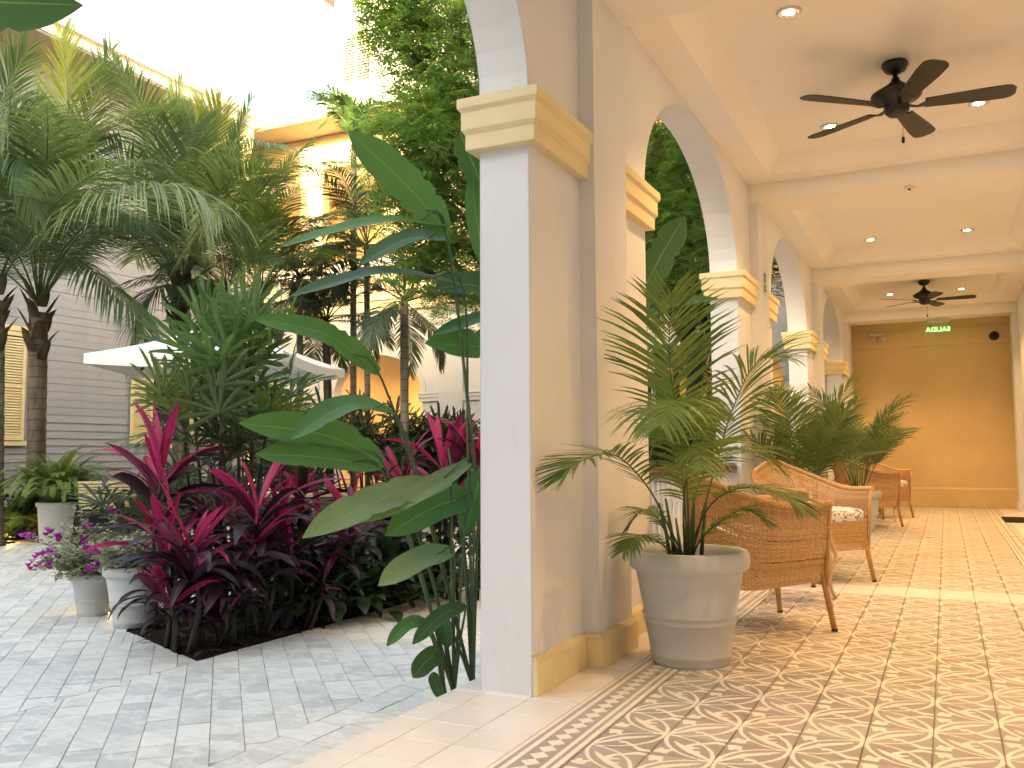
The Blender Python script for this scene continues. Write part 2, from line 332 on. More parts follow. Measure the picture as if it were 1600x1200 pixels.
def paddle(name,c1,c2,under):
    m=NT(name); uv=m.n('ShaderNodeSeparateXYZ',{0:m.n('ShaderNodeTexCoord').outputs['UV']}); u,v=uv.outputs[0],uv.outputs[1]
    oi=m.n('ShaderNodeObjectInfo').outputs['Random']; c=m.mix(oi,c1,c2)
    c=m.mix(m.math('MULTIPLY',m.ramp(m.noise(5,4),.45,.75),.3),c,sc(c1,.55))
    vein=m.math('SINE',m.math('ADD',m.math('MULTIPLY',m.math('ADD',v,m.math('MULTIPLY',m.math('ABSOLUTE',u),-.06)),330.0),m.math('MULTIPLY',m.noise(9,3),9.0)))
    c=m.mix(m.math('MULTIPLY',m.ramp(vein,.1,1),.13),c,sc(c2,1.55))
    c=m.mix(m.math('MULTIPLY',m.math('LESS_THAN',m.math('ABSOLUTE',u),.035),.75),c,(.24,.34,.12))
    edge=m.math('MAXIMUM',m.math('MULTIPLY',m.ramp(m.math('ABSOLUTE',u),.86,1.0),m.ramp(m.noise(11,3),.48,.60)),m.math('MULTIPLY',m.ramp(m.noise(26,4),.68,.74),.7)); c=m.mix(m.math('MULTIPLY',edge,.7),c,(.20,.13,.05))
    bf=m.n('ShaderNodeNewGeometry').outputs['Backfacing']; c=m.mix(m.math('MULTIPLY',bf,.6),c,under)
    m.col(c); m.rough(.46,.3); m.bump(vein,.12,.002)
    tr=m.n('ShaderNodeBsdfTranslucent',{0:m.mix(.5,c,(.16,.34,.03))})
    mx=m.n('ShaderNodeMixShader',{0:.34,1:m.b.outputs[0],2:tr.outputs[0]}); m.lk(mx.outputs[0],m.out.inputs[0]); return m.m
MT['paddle']=paddle('paddle_leaf',(.055,.17,.045),(.10,.24,.07),(.16,.25,.11))
MT['paddlepale']=paddle('pale_paddle_leaf',(.17,.25,.12),(.24,.33,.17),(.25,.33,.18))
MT['paddledark']=paddle('dark_paddle_leaf',(.035,.09,.035),(.055,.12,.045),(.08,.13,.06))
#%%PART2%%
# ================================================================ SETTING: ground, paving, floor
base=MB(); base.add([(-120,-120,ZC-.06),(120,-120,ZC-.06),(120,120,ZC-.06),(-120,120,ZC-.06)],[(0,1,2,3)])
tag(obj('ground',base,MT['grout']),'grey bedding ground under the courtyard','ground',kind='structure')
# gallery slab with its step down to the courtyard
FX0,FX1=-1.805,1.30; GY0,GY1=-4.3,16.62
slab=MB(); slab.box(FX0+.004,FX1,GY0,GY1,ZC-.05,-.010)
floor=tag(obj('gallery_floor',slab,MT['grout']),'patterned cement tile floor of the covered gallery','floor',kind='structure')
TS=.2; TX0=-1.0737; TY0=3.3596
def tile_mesh(name,mat,flip=False,sx=TS):
    g=.0016; b=.0022; m=MB(); x1=sx-g; y1=TS-g
    P=[(g,g,-.01),(x1,g,-.01),(x1,y1,-.01),(g,y1,-.01),(g,g,-b),(x1,g,-b),(x1,y1,-b),(g,y1,-b),(g+b,g+b,0),(x1-b,g+b,0),(x1-b,y1-b,0),(g+b,y1-b,0)]
    uv=[(p[0]/sx,(1-p[1]/TS) if flip else p[1]/TS) for p in P]
    m.add(P,[(8,9,10,11)]+[(4+i,4+(i+1)%4,8+(i+1)%4,8+i) for i in range(4)]+[(i,(i+1)%4,4+(i+1)%4,4+i) for i in range(4)],uv)
    return m.mesh(name,mat)
fa,fb=tile_mesh('tile',MT['fieldA']),tile_mesh('tile',MT['fieldB'],True)
fb2=tile_mesh('tile',MT['border']); fbr=None
wt=tile_mesh('tile',MT['wtile']); wcut=tile_mesh('tile',MT['wtile'],sx=.132)
def field_par(i,j): return (i+j)%2==0
far=[]; nper=0
rows=range(-40,67)
for j in rows:
    y=TY0+TS*j
    if y<GY0 or y+TS>GY1+.05: continue
    band = 6.30<y+.1<6.72
    for i in range(8):
        x=TX0+TS*i
        near = 1.9<y<9.4 and not band
        if band or not near: far.append((x,y,wt if band else (fa if field_par(i,j+5) else fb),band)); continue
        link('tile',fa if field_par(i,j+5) else fb,floor,(x,y,rnd(-.0006,.0006)))
    # border and white courses either side
    if 2.0<y<16.4:
        link('tile',fb2,floor,(TX0-TS,y,rnd(-.0005,.0005)))
        if y>7: 
            o=link('tile',fb2,floor,(TX0+TS*9,y+TS,rnd(-.0005,.0005)),(0,0,PI))
            link('tile',wt,floor,(TX0+TS*9,y,rnd(-.0005,.0005)))
    if 1.4<y<16.4: link('tile',wt,floor,(TX0-2*TS,y,rnd(-.0005,.0005)))
    if 1.2<y<3.3:
        link('tile',wt,floor,(TX0-3*TS,y,rnd(-.0005,.0005)))
    if 1.0<y<16.4: link('tile',wcut,floor,(TX0-3*TS-.132,y,rnd(-.0005,.0005)))
def join_meshes(name,items,parent,kind='stuff'):
    mb=MB(); mats=[]; 
    for x,y,me,_ in items:
        mt=me.materials[0]
        if mt not in mats: mats.append(mt)
        mb.mi=mats.index(mt); uvl=me.uv_layers[0].data; 
        o=len(mb.v); mb.v+=[(v.co.x+x,v.co.y+y,v.co.z) for v in me.vertices]
        for p in me.polygons:
            mb.f.append([o+i for i in p.vertices]); mb.m.append(mb.mi); mb.uv.append([tuple(uvl[l].uv) for l in p.loop_indices])
    mb.hasuv=True
    o=obj(name,mb,mats,parent); o['kind']=kind; return o
for it in [q for q in far if q[3]]: link('tile',wt,floor,(it[0],it[1],rnd(-.0005,.0005)))
join_meshes('far_tiles',[q for q in far if not q[3]],floor)
# rest of the slab under the piers, beside the wall and behind the viewer: plain white courses
m=MB()
m.box(FX0,-1.4737,GY0,1.0,-.010,-.0005); m.box(-1.674,-1.4737,3.32,GY1,-.010,-.0008); m.box(TX0+TS*10,FX1,GY0,GY1,-.010,-.0006); m.box(-1.4737,TX0,GY0,1.4,-.010,-.0007)
m.box(-1.2737,TX0,1.4,2.0,-.0102,-.0009); m.box(TX0+TS*8,TX0+TS*10,GY0,7.0,-.010,-.0006)
tag(obj('plain_floor',m,MT['wtile'],floor),kind='stuff')
# courtyard paving: 45 degree limestone setts between straight courses
pave=MB(); pave.box(-17.5,FX0+.004,-6,19,ZC-.05,ZC-.006)
paving=tag(obj('courtyard_paving',pave,MT['sand']),'pale grey limestone paving of the courtyard','paving',kind='structure')
def clip(poly,ax,val,keep_less):
    out=[]
    for i in range(len(poly)):
        a,b=poly[i],poly[(i+1)%len(poly)]; da=(val-a[ax]) if keep_less else (a[ax]-val); db=(val-b[ax]) if keep_less else (b[ax]-val)
        if da>=0: out.append(a)
        if (da>0>db) or (da<0<db):
            t=da/(da-db); out.append((a[0]+(b[0]-a[0])*t,a[1]+(b[1]-a[1])*t))
    return out
BX=-3.66
BED=[(BX,3.63),(BX,7.6),(-5.15,7.6),(-5.15,4.5),(-4.70,4.06)]   # counter-clockwise
def inside(p,poly):
    c=False
    for i in range(len(poly)):
        a,b=poly[i],poly[i-1]
        if (a[1]>p[1])!=(b[1]>p[1]) and p[0]<(b[0]-a[0])*(p[1]-a[1])/(b[1]-a[1])+a[0]: c=not c
    return c
def half(poly,a,b_,outside):
    out=[]; n=len(poly); ex,ey=b_[0]-a[0],b_[1]-a[1]
    dist=lambda p:(ex*(p[1]-a[1])-ey*(p[0]-a[0]))*(1 if not outside else -1)
    for i in range(n):
        p,q=poly[i],poly[(i+1)%n]; dp,dq=dist(p),dist(q)
        if dp>=0: out.append(p)
        if (dp>0>dq) or (dp<0<dq):
            t=dp/(dp-dq); out.append((p[0]+(q[0]-p[0])*t,p[1]+(q[1]-p[1])*t))
    return out
def minus_bed(P):
    if not any(-5.5<p[0]<BX+.1 and 3.4<p[1]<7.9 for p in P): return [P]
    res=[]; cur=P
    for i in range(len(BED)):       # BED is counter-clockwise: left of every edge is inside
        a_,b_=BED[i],BED[(i+1)%len(BED)]
        o=half(cur,a_,b_,True)
        if len(o)>=3: res.append(o)
        cur=half(cur,a_,b_,False)
        if len(cur)<3: break
    return res
pav=[]
def diag(x0,x1,y0,y1,ox,oy,ang,pw=.128,g=.0016):
    d=V(math.cos(ang),math.sin(ang)); n=V(-d.y,d.x); o=V(ox,oy); rr=random.Random(int(abs(x0)*100))
    ext=max(x1-x0,y1-y0)*1.3; cen=V((x0+x1)/2,(y0+y1)/2)-o; ku=cen.dot(d); kn=cen.dot(n)
    k0,k1=int((kn-ext)/pw),int((kn+ext)/pw)
    for k in range(k0,k1):
        s=ku-ext+rr.uniform(0,.2)
        while s<ku+ext:
            L=rr.choice((.139,.139,.205,.21,.28)); c=o+d*(s+L/2)+n*((k+.5)*pw)
            if x0-.3<c.x<x1+.3 and y0-.3<c.y<y1+.3:
                P=[]
                for u,v in ((s+g,k*pw+g),(s+L-g,k*pw+g),(s+L-g,(k+1)*pw-g),(s+g,(k+1)*pw-g)):
                    q=o+d*u+n*v; P.append((q.x+rr.uniform(-.0015,.0015),q.y+rr.uniform(-.0015,.0015)))
                P=clip(clip(clip(clip(P,0,x0,False),0,x1,True),1,y0,False),1,y1,True)
                for P in (minus_bed(P) if len(P)>=3 else []):
                    q=V(sum(p[0] for p in P)/len(P),sum(p[1] for p in P)/len(P))
                    ar=abs(sum(P[i][0]*P[(i+1)%len(P)][1]-P[(i+1)%len(P)][0]*P[i][1] for i in range(len(P))))/2
                    if ar>.0008: pav.append((q,P))
            s+=L
def straight(x0,x1,y0,y1,nx):
    rr=random.Random(5); w=(x1-x0)/nx; g=.0016
    for i in range(nx):
        y=y0+rr.uniform(-.2,0)
        while y<y1:
            L=rr.choice((.21,.21,.28,.16)); P=[(x0+i*w+g,y+g),(x0+(i+1)*w-g,y+g),(x0+(i+1)*w-g,y+L-g),(x0+i*w+g,y+L-g)]
            pav.append((V(x0+(i+.5)*w,y+L/2),P)); y+=L
diag(BX,-2.40,.4,17.2,-3.5,3.4,R(-46))
straight(-2.40,FX0,.6,17.2,4)
diag(-13.5,BX-.005,1.4,15.5,-4.2,3.3,R(-44))
def inview(q):
    a=math.degrees(math.atan2(-q.x,q.y)); return -6<a-26<33 and q.length<30
pav=[p for p in pav if -13<math.degrees(math.atan2(-p[0].x,max(p[0].y,.01)))-26<40]
pav.sort(key=lambda p:(0 if inview(p[0]) and p[0].length>2.7 else 1, p[0].length))
pz=random.Random(3)
mb=MB()
for i,(q,P) in enumerate(pav):
    dz=pz.uniform(-.002,.002)
    loc=[(a[0]-q.x,a[1]-q.y) for a in P]
    if i<300:
        k=MB().prism(loc,-.014,0,.0015); link('paver',k.mesh('paver',MT['stone']),paving,(q.x,q.y,ZC+dz))
    else: mb.prism(P,ZC-.014,ZC+dz,.0015)
tag(obj('far_pavers',mb,MT['stone'],paving),kind='stuff')
# planting bed soil and the long planting strips
m=MB(); bp=[(x,y) for x,y in BED][::-1]
m.prism(BED,ZC-.03,ZC-.0045,.0)
r2=random.Random(2)
soil=tag(obj('planting_bed',m,MT['soil']),'dark soil bed cut into the courtyard paving','bed',kind='structure')
m=MB(); m.prism([(-16.4,2),(-10.95,2),(-10.95,12.2),(-8.4,12.6),(-8.4,13.0),(-1.9,13.0),(-1.9,17.0),(-16.4,17.0)],ZC-.03,ZC+.03,.01)
tag(obj('garden_bed',m,MT['soil']),'dark soil of the garden strip before the far buildings','bed',kind='structure')
m=MB(); m.prism([(-2.30,4.35),(FX0-.004,4.35),(FX0-.004,15.5),(-2.30,15.5)],ZC-.03,ZC+.012,.006)
tag(obj('edge_bed',m,MT['soil']),'narrow soil strip along the foot of the arcade','bed',kind='structure')
# ================================================================ GALLERY BUILDING
WX,WO=-1.475,-1.70          # gallery face and courtyard face of the arcade wall
PC=[3.965+4.03*k for k in range(-2,4)]; HW=.775; PH=.225; PX=-1.40; POX=-1.775
SPR,APX=2.405,3.25; WT=3.70; BZ=3.11; SOF=3.27; PAN=3.40; RX=1.075
gal=thing('gallery_building',(0,0,0),'white arcaded gallery wing with cream capitals beside the courtyard','building')
def arcade(x0,x1,centers,hw,spr,apx,top,z0,y0,y1,axis='Y'):
    """wall with elliptical arches: x0 courtyard face, x1 inner face; runs along Y from y0 to y1"""
    m=MB(); n=28
    def P(x,y,z): return (x,y,z) if axis=='Y' else (y,x,z)
    edges=[]; cur=y0; opens=[]
    for a,b in zip(centers[:-1],centers[1:]): opens.append((a+hw,b-hw))
    for (a,b) in opens:
        for x in (x0,x1): m.quad(P(x,cur,z0),P(x,a,z0),P(x,a,top),P(x,cur,top))
        m.quad(P(x0,a,z0),P(x1,a,z0),P(x1,a,spr),P(x0,a,spr)); m.quad(P(x0,b,z0),P(x1,b,z0),P(x1,b,spr),P(x0,b,spr))
        c=(a+b)/2; h=(b-a)/2
        pts=[(c-h*math.cos(PI*i/n),spr+(apx-spr)*math.sin(PI*i/n)) for i in range(n+1)]
        for (ya,za),(yb,zb) in zip(pts[:-1],pts[1:]):
            for x in (x0,x1): m.quad(P(x,ya,za),P(x,yb,zb),P(x,yb,top),P(x,ya,top))
            m.quad(P(x0,ya,za),P(x0,yb,zb),P(x1,yb,zb),P(x1,ya,za))
        cur=b
    for x in (x0,x1): m.quad(P(x,cur,z0),P(x,y1,z0),P(x,y1,top),P(x,cur,top))
    m.quad(P(x0,y0,z0),P(x1,y0,z0),P(x1,y0,top),P(x0,y0,top)); m.quad(P(x0,y1,z0),P(x1,y1,z0),P(x1,y1,top),P(x0,y1,top)); m.quad(P(x0,y0,top),P(x1,y0,top),P(x1,y1,top),P(x0,y1,top))
    return m
obj('arcade_wall',arcade(WO,WX,PC,HW,SPR,APX,WT,-.01,GY0,GY1),MT['wall'],gal)
for k,c in enumerate(PC):
    if c<-1: continue
    m=MB(); m.box(POX,PX,c-PH,c+PH,-.008,BZ-.001); obj('pilaster',m,MT['wall'],gal)
    for s in (-1,1):
        m=MB(); J=c+s*HW; E=c+s*(PH-.01)
        def rect(p): 
            a,b=sorted((J+s*p,E)); return (WO-p,WX+p,a,b)
        tiers=[(.044,2.189,.044,2.252),(.044,2.252,.058,2.272),(.058,2.272,.058,2.346),(.058,2.346,.071,2.362),(.071,2.362,.071,2.402)]
        for a,z0,b,z1 in tiers: m.frus(rect(a),rect(b),z0,z1)
        obj('capital',m,MT['cream'],gal)
    # baseboard: gallery side, stepping round the pilaster; chamfered top
    m=MB(); t=.022; bh=.125
    def bb(x0,x1,ya,yb):
        m.box(x0,x1,ya,yb,-.0005,bh); m.frus((x0,x1,ya,yb),(x0,x1-.016,ya+.0,yb-.0),bh,bh+.02)
    bb(WX-.01,WX+t,c-HW+.004,c-PH-t); bb(WX-.01,PX+t,c-PH-t,c+PH+t); bb(WX-.01,WX+t,c+PH+t,c+HW-.004)
    obj('baseboard',m,MT['cream'],gal)
# handrails and balusters between the piers (the first opening is the way out to the courtyard)
RAILMAT=MT['wood']
for k in range(len(PC)-1):
    if PC[k]<3: continue
    a,b=PC[k]+HW,PC[k+1]-HW
    t=thing('railing',(-1.56,(a+b)/2,0),'brown wooden handrail on white balusters in the %s railed arch along the gallery'%['first','second','third'][k-2],'railing','railings between the arcade piers')
    h=(b-a)/2
    m=MB(); m.box(-.045,.045,-h+.001,h-.001,.80,.825); m.frus((-.045,.045,-h+.001,h-.001),(-.03,.03,-h+.001,h-.001),.825,.85); obj('handrail',m,RAILMAT,t)
    m=MB(); m.box(-.03,.03,-h+.002,h-.002,.08,.13); obj('bottom_rail',m,MT['white'],t)
    bal=MB().lathe([(.017,.13),(.017,.22),(.024,.25),(.015,.29),(.021,.45),(.013,.62),(.02,.66),(.017,.69),(.017,.80)],8).mesh('baluster',MT['white'],True)
    n=int((b-a)/.105)
    for i in range(n): link('baluster',bal,t,(0,-h+(i+.5)*(b-a)/n,0))
# ceiling: coffers between beams
bx0=WX; cz=MB()
for a,b in zip(PC[:-1],PC[1:]):
    y0,y1=a+PH,b-PH; s=.215; d=.13
    o=[(WX,y0),(RX,y0),(RX,y1),(WX,y1)]; i1=[(WX+s,y0+s),(RX-s,y0+s),(RX-s,y1-s),(WX+s,y1-s)]; i2=[(WX+s+d,y0+s+d),(RX-s-d,y0+s+d),(RX-s-d,y1-s-d),(WX+s+d,y1-s-d)]
    m=MB()
    m.add([(x,y,SOF) for x,y in o]+[(x,y,SOF) for x,y in i1]+[(x,y,PAN) for x,y in i2],
      [(q,(q+1)%4,4+(q+1)%4,4+q) for q in range(4)]+[(4+q,4+(q+1)%4,8+(q+1)%4,8+q) for q in range(4)]+[(8,9,10,11)])
    obj('ceiling_coffer',m,MT['wallin'],gal)
for c in PC:
    m=MB(); m.box(WX-.001,RX+.001,c-PH,c+PH,BZ,WT); obj('ceiling_beam',m,MT['wallin'],gal)
m=MB(); m.box(WX-.01,RX+.3,16.055+PH-.002,GY1+.1,SOF-.001,SOF+.2); obj('ceiling_end',m,MT['wallin'],gal)
# end wall with frieze ledge and skirting
m=MB(); m.box(WX-.22,RX+.4,GY1,GY1+.25,-.01,WT); obj('end_wall',m,MT['endwall'],gal)
m=MB(); m.box(WX,RX,GY1-.035,GY1+.01,2.735,3.0); m.frus((WX,RX,GY1-.02,GY1+.01),(WX,RX,GY1-.035,GY1+.01),2.715,2.735); obj('frieze',m,MT['endwall'],gal)
m=MB(); m.box(WX,RX,GY1-.03,GY1+.01,-.0005,.30); m.frus((WX,RX,GY1-.03,GY1+.01),(WX,RX,GY1-.008,GY1+.01),.30,.33); obj('skirting',m,MT['endwall'],gal)
# inner long wall with pilasters
m=MB(); m.box(RX,RX+.25,GY0,GY1+.2,-.01,WT); obj('inner_wall',m,MT['wall'],gal)
for c in PC:
    m=MB(); m.box(RX-.075,RX+.01,c-PH,c+PH,-.006,BZ-.001); m.box(RX-.095,RX+.01,c-PH-.02,c+PH+.02,-.0055,.13); obj('inner_pilaster',m,MT['wall'],gal)
m=MB(); m.box(RX-.022,RX+.01,GY0,GY1,-.0005,.125); obj('inner_skirting',m,MT['cream'],gal)
m=MB(); m.box(WO-.001,RX+.24,GY0-.25,GY0,-.01,WT); obj('back_wall',m,MT['wall'],gal)
# unseen upper storey and roof of the wing, sized to shade the courtyard
m=MB(); m.box(WO,RX+7,-6.9,19.5,WT+.001,8.35); obj('unseen_upper_wall',m,MT['wall'],gal)
m=MB(); m.box(-18,RX+7,-13,-7,ZC,8.8); obj('added_shade_wing',m,MT['wall'],gal)  # unseen block added behind the viewer to keep sun off the courtyard
m=MB(); m.frus((WO-.7,RX+7.7,-6.2,19.9),(WO+3.2,RX+3.8,-5,16),8.36,8.9); obj('roof',m,MT['roof'],gal)
m=MB(); m.box(WX-.001,RX+.24,GY1+.25,19.5,-.1,WT); obj('rear_wall',m,MT['wall'],gal)
# small green plates on the second pier
t=thing('wall_plate',(PX,8.02,2.43),'small green and white plate fixed to the pilaster above the second capital','sign')
m=MB(); m.box(.0,.004,-.055,.055,-.11,.11); obj('backing',m,MT['white'],t)
m=MB(); m.box(.0042,.006,-.045,.045,.01,.095); m.box(.0042,.006,-.045,.045,-.075,-.005); obj('green_panel',m,plain('sign_green',(.10,.17,.06),.4),t)
# ================================================================ LEFT BUILDING (grey boards, cream shutters)
LX=-16.0
lb=thing('boarded_building',(LX,11,0),'grey boarded building with cream louvred shutters and deep eaves','building')
m=MB(); m.box(-2.5,-.03,-14,6.4,ZC-.02,8.84); obj('wall_core',m,MT['siding'],lb)
ph=.155; pk=MB()
pk.add([(-.03,0,0),(.022,0,0),(.004,0,ph),(-.03,0,ph),(-.03,16.4,0),(.022,16.4,0),(.004,16.4,ph),(-.03,16.4,ph)],[(0,1,2,3),(4,7,6,5),(1,5,6,2),(0,4,5,1),(2,6,7,3)])
pm=pk.mesh('board',MT['siding'])
pk2=MB(); pk2.add([(-.03,0,0),(.012,0,0),(.006,0,ph-.001),(-.03,0,ph-.001),(-.03,16.4,0),(.012,16.4,0),(.006,16.4,ph-.001),(-.03,16.4,ph-.001)],[(0,1,2,3),(4,7,6,5),(1,5,6,2),(0,4,5,1),(2,6,7,3)]); pm2=pk2.mesh('board',MT['siding'])
for i in range(58): link('board',pm if i<12 else pm2,lb,(rnd(0,.003),-10.0,ZC+.05+i*ph),(rnd(-.0006,.0006),0,0))
def louvre_shutter(name,parent,y0,y1,z0,z1,x=.03,mat=None):
    mat=mat or MT['shut']; s=link(name,MB().box(0,.045,y0,y0+.06,z0,z1).box(0,.045,y1-.06,y1,z0,z1).box(0,.045,y0+.06,y1-.06,z0,z0+.10).box(0,.045,y0+.06,y1-.06,z1-.08,z1).box(0,.045,y0+.06,y1-.06,(z0+z1)/2-.04,(z0+z1)/2+.04).mesh(name,mat),parent,(x,0,0))
    m=MB(); z=z0+.11
    while z<z1-.12:
        if abs(z+.02-(z0+z1)/2)>.055: m.add([(.002,y0+.06,z+.045),(.036,y0+.06,z),(.042,y0+.06,z+.006),(.008,y0+.06,z+.051),(.002,y1-.06,z+.045),(.036,y1-.06,z),(.042,y1-.06,z+.006),(.008,y1-.06,z+.051)],[(0,1,5,4),(1,2,6,5),(2,3,7,6),(3,0,4,7)])
        z+=.052
    o=obj('slats',m,mat,s); o['kind']='stuff'; return s
for (a,b,wz0,wz1,op) in ((10.02,11.22,1.22,3.30,False),(14.3,15.3,1.18,3.2,True)):
    f=link('window',MB().box(0,.05,a-11-.08,b-11+.08,wz1+.02,wz1+.12).mesh('window',MT['shut']),lb,(.012,0,0)); obj('sill',MB().box(0,.07,a-11-.08,b-11+.08,wz0-.10,wz0-.02),MT['shut'],f)
    g=MB().box(-.04,.006,a-11,b-11,wz0-.02,wz1+.02); obj('pane',g,MT['glass'],f)
    if op:
        louvre_shutter('shutter',f,a-11-.58,a-11,wz0,wz1); louvre_shutter('shutter',f,b-11,b-11+.58,wz0,wz1)
    else:
        louvre_shutter('shutter',f,a-11,(a+b)/2-11,wz0,wz1); louvre_shutter('shutter',f,(a+b)/2-11,b-11,wz0,wz1)
m=MB(); m.box(-2,1.15,-14,6.38,8.85,8.90); obj('soffit',m,MT['soffit'],lb)
m=MB(); m.box(1.15,1.22,-14,5.2,8.82,9.14); m.box(1.10,1.15,-14,5.2,8.80,8.849); obj('fascia',m,MT['white'],lb)
m=MB(); m.box(1.22,1.34,-14,5.1,9.02,9.16); obj('gutter',m,MT['white'],lb)
m=MB(); m.add([(1.2,-14,9.15),(1.2,5.1,9.15),(-4,10,11.2),(-4,-14,11.2)],[(0,1,2,3)]); obj('roof',m,MT['roof'],lb)
# ================================================================ FAR BUILDING (arches below, loggia above)
FY=17.4; fb_=thing('arcaded_building',(-9,FY,0),'cream two storey building with lamp-lit arches closing the courtyard','building')
FC=[-18.075,-14.045,-10.015,-5.985,-1.955]
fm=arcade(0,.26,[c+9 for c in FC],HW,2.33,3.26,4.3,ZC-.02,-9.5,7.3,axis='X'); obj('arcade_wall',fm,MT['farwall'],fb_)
for c in FC[1:4]:
    cx=c+9
    for s in (-1,1):
        m=MB(); J=cx+s*HW; E=cx+s*.30
        for a,z0,b,z1 in [(.05,2.12,.05,2.19),(.05,2.19,.065,2.21),(.065,2.21,.065,2.28),(.08,2.285,.08,2.325)]:
            x0,x1=sorted((J+s*a,E)); X0,X1=sorted((J+s*b,E)); m.frus((x0,x1,-a,.26+a),(X0,X1,-b,.26+b),z0,z1)
        obj('capital',m,MT['farwall'],fb_)
    m=MB(); m.box(cx-.32,cx+.32,-.06,.3,ZC,4.28); obj('pilaster',m,MT['farwall'],fb_)
# arch mouldings
for a,b in zip(FC[:-1],FC[1:]):
    c=(a+b)/2+9; m=MB(); n=24; h=(b-a)/2-HW
    for i in range(n):
        q=[]
        for j in (i,i+1):
            an=PI*j/n
            for rr_ in (1.0,1.13): q.append((c-h*(1+(rr_-1)*.75)*math.cos(an),2.33+.93*(1+(rr_-1)*.9)*math.sin(an)))
        (a0,a1,b0,b1)=q; m.add([(a0[0],-.035,a0[1]),(a1[0],-.035,a1[1]),(b1[0],-.035,b1[1]),(b0[0],-.035,b0[1]),(a0[0],.001,a0[1]),(a1[0],.001,a1[1]),(b1[0],.001,b1[1]),(b0[0],.001,b0[1])],[(0,1,2,3),(1,5,6,2),(0,3,7,4)])
    obj('arch_moulding',m,MT['farwall'],fb_)
m=MB(); m.box(-9.5,7.3,-.10,.27,4.3,4.55); m.box(-9.5,7.3,-.16,.27,4.55,4.68); obj('string_course',m,MT['cream'],fb_)
m=MB(); m.box(-9.5,7.3,2.4,2.6,ZC,8.84); obj('inner_wall',m,MT['endwall'],fb_)
m=MB(); m.box(-9.5,7.3,.262,2.4,3.75,3.9); m.box(-9.5,7.3,.262,2.4,8.3,8.45); obj('loggia_ceiling',m,MT['wallin'],fb_)
m=MB(); m.box(-9.5,7.3,.262,2.4,4.30,4.5); obj('loggia_floor',m,MT['wallin'],fb_)
m=MB(); m.box(-9.5,7.3,.20,2.4,ZC,0.0); obj('arcade_floor',m,MT['wtile'],fb_)
# upper storey: piers, lintel, balustrade
m=MB(); m.box(-9.5,7.3,0,.26,8.02,8.85); m.box(-9.5,7.3,-.05,.27,7.98,8.06); obj('lintel',m,MT['farcream'],fb_)
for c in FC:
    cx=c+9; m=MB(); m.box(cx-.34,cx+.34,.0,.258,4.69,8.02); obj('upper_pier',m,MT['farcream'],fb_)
    m=MB(); m.box(cx-.40,cx+.40,-.05,.30,7.60,7.75); m.box(cx-.44,cx+.44,-.08,.32,7.75,7.90); m.box(cx-.38,cx+.38,-.03,.28,7.9,7.979); obj('upper_capital',m,MT['cream'],fb_)
m=MB(); m.box(-9.5,7.3,.06,.16,5.50,5.58); m.box(-9.5,7.3,.08,.14,4.75,4.80)
x=-9.4
while x<7.2: m.box(x,x+.03,.095,.125,4.80,5.50); x+=.13
o=obj('balustrade',m,MT['white'],fb_)
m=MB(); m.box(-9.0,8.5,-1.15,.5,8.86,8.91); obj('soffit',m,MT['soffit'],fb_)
m=MB(); m.box(-5.80,8.5,-1.24,-1.15,8.83,9.15); m.box(-5.86,8.5,-1.15,-1.08,8.80,8.859); obj('fascia',m,MT['white'],fb_)
m=MB(); m.add([(-5.8,-1.2,9.16),(8.5,-1.2,9.16),(8.5,5,11.4),(-9,5,11.4)],[(0,1,2,3)]); obj('roof',m,MT['roof'],fb_)
# rain chain with a hopper at the eaves corner
t=thing('rain_spout',(-14.9,16.0,8.8),'cream hopper and ribbed downpipe hanging at the eaves corner','spout')
m=MB(); m.lathe([(.10,0),(.16,-.05),(.17,-.35),(.12,-.55),(.14,-.60),(.10,-.66),(.07,-1.0),(.05,-1.05)],14); obj('hopper',m,MT['cream'],t,True)
m=MB(); m.lathe([(.05+(.012 if i%2 else 0),-1.05-.08*i) for i in range(70)],10); obj('pipe',m,MT['cream'],t,True)
# ================================================================ TOWER behind
tw=thing('sunlit_tower',(-15.7,20.5,0),'sunlit white boarded tower with an arched louvre rising behind the far roof','tower')
m=MB(); m.box(0.03,3.75,.03,5,9,14.6); obj('wall_core',m,MT['white'],tw)
b1=MB(); b1.add([(.02,.03,0),(.02,-.018,0),(.02,0,.22),(3.76,.03,0),(3.76,-.018,0),(3.76,0,.22)],[(0,1,2),(3,5,4),(1,4,5,2),(0,3,4,1)]); b1=b1.mesh('board',MT['white'])
b2=MB(); b2.add([(.03,.02,0),(-.018,.02,0),(0,.02,.22),(.03,5,0),(-.018,5,0),(0,5,.22)],[(0,1,2),(3,5,4),(1,4,5,2),(0,3,4,1)]); b2=b2.mesh('board',MT['white'])
for i in range(25):
    z=9.05+i*.22
    link('board',b1,tw,(0,0,z)); link('board',b2,tw,(0,0,z))
m=MB(); m.box(-.05,.10,-.05,.10,9,14.6); obj('corner_board',m,MT['white'],tw)
m=MB(); zc,w=12.75,.43
def archp(w,z0,zs,n=14): return [(-w,z0),(w,z0)]+[(w*math.cos(PI*i/n),zs+w*math.sin(PI*i/n)) for i in range(n+1)]
poly=archp(.56,11.6,12.75); m.add([(.76+x,-.05,z) for x,z in poly]+[(.76+x,.0,z) for x,z in poly],[tuple(range(len(poly)))]+[(i,(i+1)%len(poly),len(poly)+(i+1)%len(poly),len(poly)+i) for i in range(len(poly))]); fr=obj('window_frame',m,MT['cream'],tw)
m=MB(); pl=archp(.45,11.7,12.72); m.add([(.76+x,-.052,z) for x,z in pl],[tuple(range(len(pl)))]); obj('shade_sheet',m,MT['black'],fr)  # flat black sheet standing in for the shade between the slats
m=MB(); z=11.72
